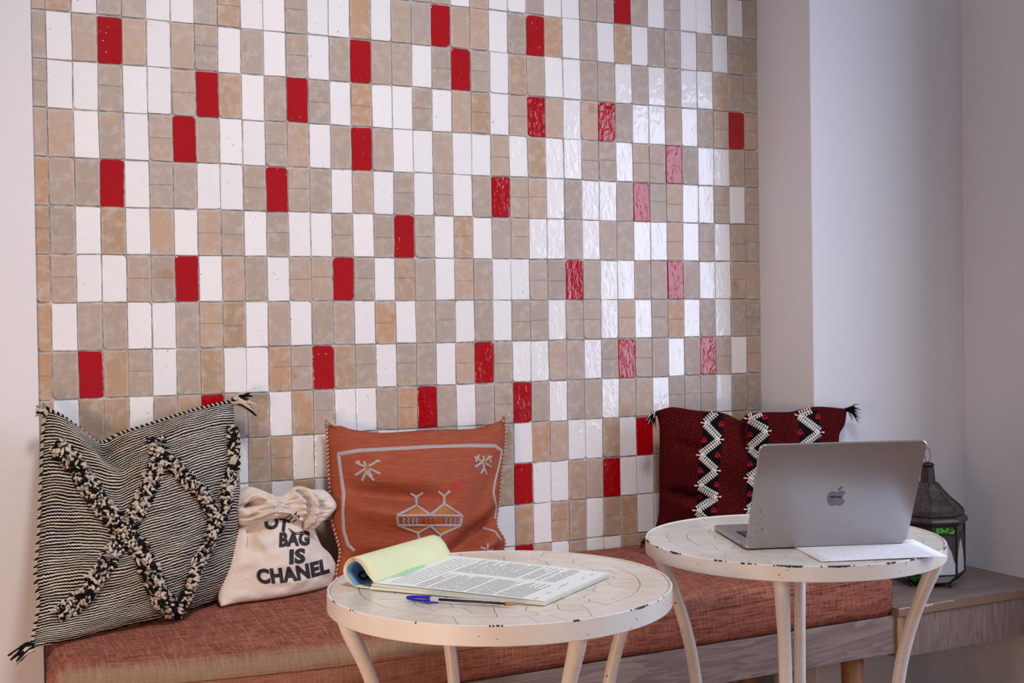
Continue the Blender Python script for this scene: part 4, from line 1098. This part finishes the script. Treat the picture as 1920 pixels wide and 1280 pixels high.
M_CRM = plain('cream_sheet', (0.80, 0.78, 0.66), 0.7); M_GOLD = plain('golden_sheet', (0.62, 0.43, 0.10), 0.7); M_GREEN = plain('pale_green_sheet', (0.42, 0.66, 0.42), 0.7)
PT = 0.0095
zc = ZT1 + PT
c0 = at_z(697, 1093, zc); c1 = at_z(1020, 1124, zc); c2 = at_z(1143, 1071, zc); c3 = at_z(842, 1041, zc)
PAD = empty('notepad', ((c0 + c2) / 2).to_tuple()[:2] + (ZT1,)); tag(PAD, 'printed notepad with yellow pages rolled back at the top', 'notepad')
V, UV, Fc = [], [], []
N_ = 24
for j in range(N_ + 1):
    for i in range(N_ + 1):
        u, v = i / N_, j / N_     # u across the page (near to far), v from the roll to the free end
        p = c0 * (1 - u) * (1 - v) + c3 * u * (1 - v) + c2 * u * v + c1 * (1 - u) * v
        V.append(p + Vector((0, 0, 0.0004 - 0.003 * v * v))); UV.append((u, v))
for j in range(N_):
    for i in range(N_): a = j * (N_ + 1) + i; Fc.append((a, a + N_ + 1, a + N_ + 2, a + 1))
pg = mesh_obj('printed_page', V, Fc, M_PAGE, None, True, UV); adopt(pg, PAD)
for (zlo, zhi, nm, mt, grow) in ((0.0052, PT - 0.0002, 'page_stack', M_STACK, 0.0), (0.0008, 0.0046, 'page_stack', M_STACK, 0.004)):
    bot = [Vector((p.x, p.y, ZT1 + zlo)) for p in (c0, c1, c2, c3)]; tp_ = [Vector((p.x, p.y, ZT1 + zhi)) for p in (c0, c1, c2, c3)]
    for k in (1, 2): tp_[k].z -= 0.003 if zhi > 0.006 else 0.0008; bot[k].z -= 0.0025 if zhi > 0.006 else 0.0
    if grow:
        d = (c0 - c3).normalized() * 0.008
        bot[0] += d * 0.7; tp_[0] += d * 0.5
    adopt(mesh_obj(nm, bot + tp_, [(3, 2, 1, 0), (4, 5, 6, 7), (0, 1, 5, 4), (1, 2, 6, 5), (2, 3, 7, 6), (3, 0, 4, 7)], mt), PAD)
e1 = (c3 - c0); L1 = e1.length; e1.normalize(); e2 = (c0 - c1); e2.z = 0; e2.normalize()
ROLL = [(-0.006, 0.0102), (0.001, 0.022), (0.010, 0.037), (0.023, 0.047), (0.037, 0.047), (0.049, 0.037), (0.053, 0.023), (0.046, 0.010), (0.030, 0.0025), (0.006, 0.0012), (-0.035, 0.0008)]
cen = Vector((0.026, 0.026))
def roll(name, inset, mat, s0=0.0, s1=1.0, tilt=0.0, cut=0):
    pts = []
    for a, z in ROLL[:len(ROLL) - cut]:
        v = Vector((a, z)) - cen; L = v.length; k = max(0.2, 1 - inset / L); w2 = cen + v * k if z > 0.004 and a > -0.004 else Vector((a, max(z, 0.0007)))
        pts.append(Vector((w2.x, w2.y, 0)))
    C_ = catmull(pts, 44); V, Fc = [], []
    m = 14
    for j in range(m + 1):
        s = L1 * (s0 + (s1 - s0) * j / m)
        for q in C_:
            V.append(Vector((c0.x, c0.y, ZT1)) + e1 * s + e2 * q.x + Vector((0, 0, max(q.y, 0.0007) * (1 - 0.10 * j / m))))
    n = len(C_)
    for j in range(m):
        for i in range(n - 1): a = j * n + i; Fc.append((a, a + 1, a + n + 1, a + n))
    o = mesh_obj(name, V, Fc, mat, None, True); sm = o.modifiers.new('thickness', 'SOLIDIFY'); sm.thickness = 0.0005; sm.offset = 0
    adopt(o, PAD); return o, V, n
roll('rolled_yellow_page', 0.0, M_YEL, 0.0, 1.0)
roll('rolled_page', 0.0014, M_CRM, -0.004, 0.995, cut=1)
roll('rolled_page', 0.0028, M_GOLD, 0.002, 0.99, cut=1)
roll('rolled_page', 0.0046, M_CRM, -0.006, 0.99, cut=1)
ro, RV, rn_ = roll('rolled_blue_page', 0.0068, M_BLUE, -0.004, 0.985, cut=1)
bvr = BVHTree.FromPolygons([tuple(v) for v in RV], [(j * rn_ + i, j * rn_ + i + 1, (j + 1) * rn_ + i + 1, (j + 1) * rn_ + i) for j in range(14) for i in range(rn_ - 1)])
S = []
for k in range(25):
    a = 2 * math.pi * k / 24
    for rr_ in (10.5, 5.0):
        p, nr = hit(bvr, 681 + rr_ * math.cos(a) * 1.0, 1079 + rr_ * math.sin(a) * 0.85)
        S.append((p + nr * 0.0007) if p is not None else None)
V, Fc = [], []
for k in range(24):
    q = [S[2 * k], S[2 * k + 2], S[2 * k + 3], S[2 * k + 1]]
    if all(x is not None for x in q): o_ = len(V); V += q; Fc.append((o_, o_ + 1, o_ + 2, o_ + 3))
if V: adopt(mesh_obj('printed_ring', V, Fc, M_PRINT), PAD)
# torn pale green slip under the roll
g0 = [at_z(x, y, zc + 0.001) for x, y in ((718, 1084), (762, 1078), (800, 1060), (772, 1062), (745, 1070))]
top_ = [g0[0], g0[1], g0[2], g0[3] + Vector((0, 0, 0.004)), g0[4] + Vector((0, 0, 0.004))]
go = mesh_obj('torn_slip', top_, [(0, 1, 2, 3, 4)], M_GREEN); gm = go.modifiers.new('thickness', 'SOLIDIFY'); gm.thickness = 0.0004; adopt(go, PAD)

# ------------------------------------------------------------------ ball pen
M_CAP = plain('blue_plastic', (0.010, 0.012, 0.42), 0.25); M_TUBE = plain('dark_ink_tube', (0.012, 0.010, 0.03), 0.3)
M_TIP = plain('amber_tip', (0.45, 0.22, 0.05), 0.3)
t = NT('clear_plastic', 0.05, 0.5); t.b.inputs['Transmission Weight'].default_value = 1.0; t.b.inputs['IOR'].default_value = 1.3; t.col((0.96, 0.96, 0.97)); M_CLEAR = t.m
pz = ZT1 + 0.0050
p0 = at_z(762, 1120, pz); p1 = at_z(970, 1133, pz); pd = (p1 - p0).normalized(); PL = (p1 - p0).length
PEN = empty('ballpoint_pen', ((p0 + p1) / 2).to_tuple()[:2] + (ZT1,)); tag(PEN, 'blue capped ballpoint pen lying beside the notepad', 'pen')
def along(s): return p0 + pd * s * PL
v, f = tube([along(s) for s in (0.0, 0.012, 0.06, 0.22, 0.225)], [0.0015, 0.0030, 0.0042, 0.0050, 0.0046], 14); adopt(mesh_obj('cap', v, f, M_CAP, None, True), PEN)
sd = pd.cross(ez).normalized()
if sd.dot(FWD) > 0: sd = -sd
v, f = tube([along(0.13) + sd * 0.004 - ez * 0.001, along(0.2) + sd * 0.0066 - ez * 0.002, along(0.24) + sd * 0.0072 - ez * 0.003, along(0.31) + sd * 0.006 - ez * 0.003], [0.0015, 0.0020, 0.0018, 0.0010], 8); adopt(mesh_obj('clip', v, f, M_CAP, None, True), PEN)
v, f = tube([along(s) for s in (0.226, 0.88, 0.895)], [0.0040, 0.0040, 0.0034], 6); adopt(mesh_obj('barrel', v, f, M_CLEAR), PEN)
v, f = tube([along(s) for s in (0.30, 0.90)], [0.0017, 0.0017], 8); adopt(mesh_obj('ink_tube', v, f, M_TUBE, None, True), PEN)
v, f = tube([along(s) for s in (0.897, 0.945, 0.98, 1.0)], [0.0031, 0.0026, 0.0014, 0.0005], 10); adopt(mesh_obj('tip', v, f, M_TIP, None, True), PEN)

# ------------------------------------------------------------------ lantern
def pierced(name, scale):
    t = NT(name, 0.42, 0.5); t.b.inputs['Metallic'].default_value = 0.75
    co = t.coord(); vo = t.n('ShaderNodeTexVoronoi'); t.put(vo.inputs['Vector'], co); vo.inputs['Scale'].default_value = scale
    n = t.noise(co, 40, 4); hole = t.math('LESS_THAN', vo.outputs['Distance'], 0.26)
    c = t.mix(n, (0.055, 0.042, 0.040), (0.16, 0.13, 0.125)); t.col(t.mix(hole, c, (0.012, 0.008, 0.010))); t.bump(t.math('SUBTRACT', 1.0, hole), 0.6, 0.002); return t.m
M_BRZ = plain('dark_bronze', (0.065, 0.045, 0.040), 0.4, 0.7, nscale=50, namt=0.6)
M_PIERCE = pierced('pierced_bronze', 210); M_FRET = pierced('fretwork_bronze', 330)
t = NT('frosted_glass', 0.45, 0.5); n = t.noise(t.coord(), 30, 3); t.col(t.mix(n, (0.50, 0.53, 0.56), (0.60, 0.63, 0.66))); M_FROST = t.m
def glass_c(name, c):
    t = NT(name, 0.15, 0.5); n = t.noise(t.coord(), 150, 2); t.col(t.mix(t.step(n, 0.45, 0.55), c, tuple(v * 0.12 for v in c))); return t.m
M_GG = glass_c('green_glass', (0.10, 0.42, 0.05)); M_RG = glass_c('red_glass', (0.13, 0.010, 0.022))
LX, LY, LZ0 = 2.112, -0.333, SZ
LAN = empty('moroccan_lantern', (LX, LY, LZ0)); tag(LAN, 'dark pierced metal lantern with frosted panes on the wall shelf', 'lantern')
LR = math.radians(-85)
def oct_ring(prof, name, mat, smooth=False, parent=LAN):
    v, f = lathe([(r_, LZ0 + z) for r_, z in prof], 8, (LX, LY), LR); return adopt(mesh_obj(name, v, f, mat, None, smooth), parent)
def vtx(k, r_, z): a = LR + k * math.pi / 4; return Vector((LX + r_ * math.cos(a), LY + r_ * math.sin(a), LZ0 + z))
RB = 0.087
oct_ring([(0.001, 0.010), (0.064, 0.010), (0.066, 0.013), (0.001, 0.0135)], 'bottom_plate', M_BRZ)
for k in (0, 2, 4, 6):
    p = vtx(k, 0.066, 0); v, f = lathe([(0.0005, p.z + 0.0002), (0.0035, p.z + 0.0012), (0.0046, p.z + 0.0045), (0.0030, p.z + 0.0085), (0.0028, p.z + 0.0115)], 10, (p.x, p.y)); adopt(mesh_obj('foot', v, f, M_BRZ, None, True), LAN)
def quad_panel(name, k, r0, z0, r1, z1, mat, ins=0.004, th=0.001):
    a, b = vtx(k, r0, z0), vtx(k + 1, r0, z0); c, d = vtx(k + 1, r1, z1), vtx(k, r1, z1)
    ux = (b - a).normalized(); nn = ux.cross((d - a).normalized()).normalized()
    P = [a + ux * ins, b - ux * ins, c - ux * ins, d + ux * ins]; Q = [p - nn * th for p in P]
    return adopt(mesh_obj(name, P + Q, [(0, 1, 2, 3), (7, 6, 5, 4), (0, 4, 5, 1), (1, 5, 6, 2), (2, 6, 7, 3), (3, 7, 4, 0)], mat), LAN)
for k in range(8):
    quad_panel('lower_pane', k, 0.066, 0.0135, RB, 0.034, M_FROST if k % 2 else M_GG, 0.003)
    pane = quad_panel('pane', k, RB - 0.001, 0.037, RB - 0.001, 0.134, M_FROST, 0.003)
    quad_panel('coloured_pane', k, RB - 0.0005, 0.138, RB - 0.0005, 0.155, M_GG if k % 2 else M_RG, 0.004)
    # uprights and slanting corner strips
    v, f = tube([vtx(k, 0.066, 0.012), vtx(k, RB, 0.034), vtx(k, RB, 0.158)], [0.0021, 0.0024, 0.0024], 6); adopt(mesh_obj('upright', v, f, M_BRZ), LAN)
    for z in (0.035, 0.136, 0.157):
        v, f = tube([vtx(k, RB, z), vtx(k + 1, RB, z)], 0.0021, 6); adopt(mesh_obj('crossbar', v, f, M_BRZ), LAN)
    # fretwork with a scalloped arch
    a, b = vtx(k, RB + 0.0004, 0.0), vtx(k + 1, RB + 0.0004, 0.0); V, Fc = [], []
    m = 28
    for i in range(m + 1):
        s = i / m; x = abs(2 * s - 1)
        h = 0.128 - 0.060 * x ** 1.5 - 0.004 * abs(math.sin(s * math.pi * 6)) if x < 0.86 else 0.066
        p = a.lerp(b, 0.05 + 0.9 * s); V += [p + Vector((0, 0, h)), p + Vector((0, 0, 0.1345))]
    for i in range(m): Fc.append((2 * i, 2 * i + 2, 2 * i + 3, 2 * i + 1))
    fo = mesh_obj('fretwork', V, Fc, M_FRET); sm = fo.modifiers.new('thickness', 'SOLIDIFY'); sm.thickness = 0.0006; adopt(fo, LAN)
rb = [(RB + 0.001, 0.158)] + [(RB + 0.001 + 0.0085 * math.sin(math.pi * q / 8), 0.158 + 0.022 * q / 8) for q in range(1, 8)] + [(RB, 0.180)]
oct_ring(rb, 'rolled_band', M_PIERCE)
oct_ring([(RB - 0.002, 0.180), (RB + 0.001, 0.182), (RB + 0.001, 0.193), (RB - 0.003, 0.1945)], 'cornice', M_PIERCE)
oct_ring([(RB - 0.003, 0.1945), (0.072, 0.207), (0.052, 0.224), (0.037, 0.240), (0.025, 0.256), (0.020, 0.2605)], 'roof', M_PIERCE)
for k in range(8):
    v, f = tube([vtx(k, q[0] + 0.0006, q[1]) for q in ((RB - 0.003, 0.1945), (0.072, 0.207), (0.052, 0.224), (0.037, 0.240), (0.025, 0.256), (0.020, 0.2605))], 0.0011, 5); adopt(mesh_obj('roof_rib', v, f, M_BRZ), LAN)
oct_ring([(0.0185, 0.2600), (0.0155, 0.297), (0.0135, 0.299)], 'neck', M_BRZ)
v, f = lathe([(0.012, LZ0 + 0.298), (0.0155, LZ0 + 0.301), (0.0165, LZ0 + 0.305), (0.012, LZ0 + 0.309), (0.0005, LZ0 + 0.311)], 14, (LX, LY)); adopt(mesh_obj('finial', v, f, M_BRZ, None, True), LAN)
rp = [Vector((LX, LY, LZ0 + 0.309)) + RIGHT * (0.007 * math.sin(a)) + Vector((0, 0, 0.019 - 0.019 * math.cos(a))) for a in [2 * math.pi * k / 24 for k in range(25)]]
v, f = tube(rp, 0.0008, 6); adopt(mesh_obj('hanging_ring', v, f, M_BRZ, None, True), LAN)
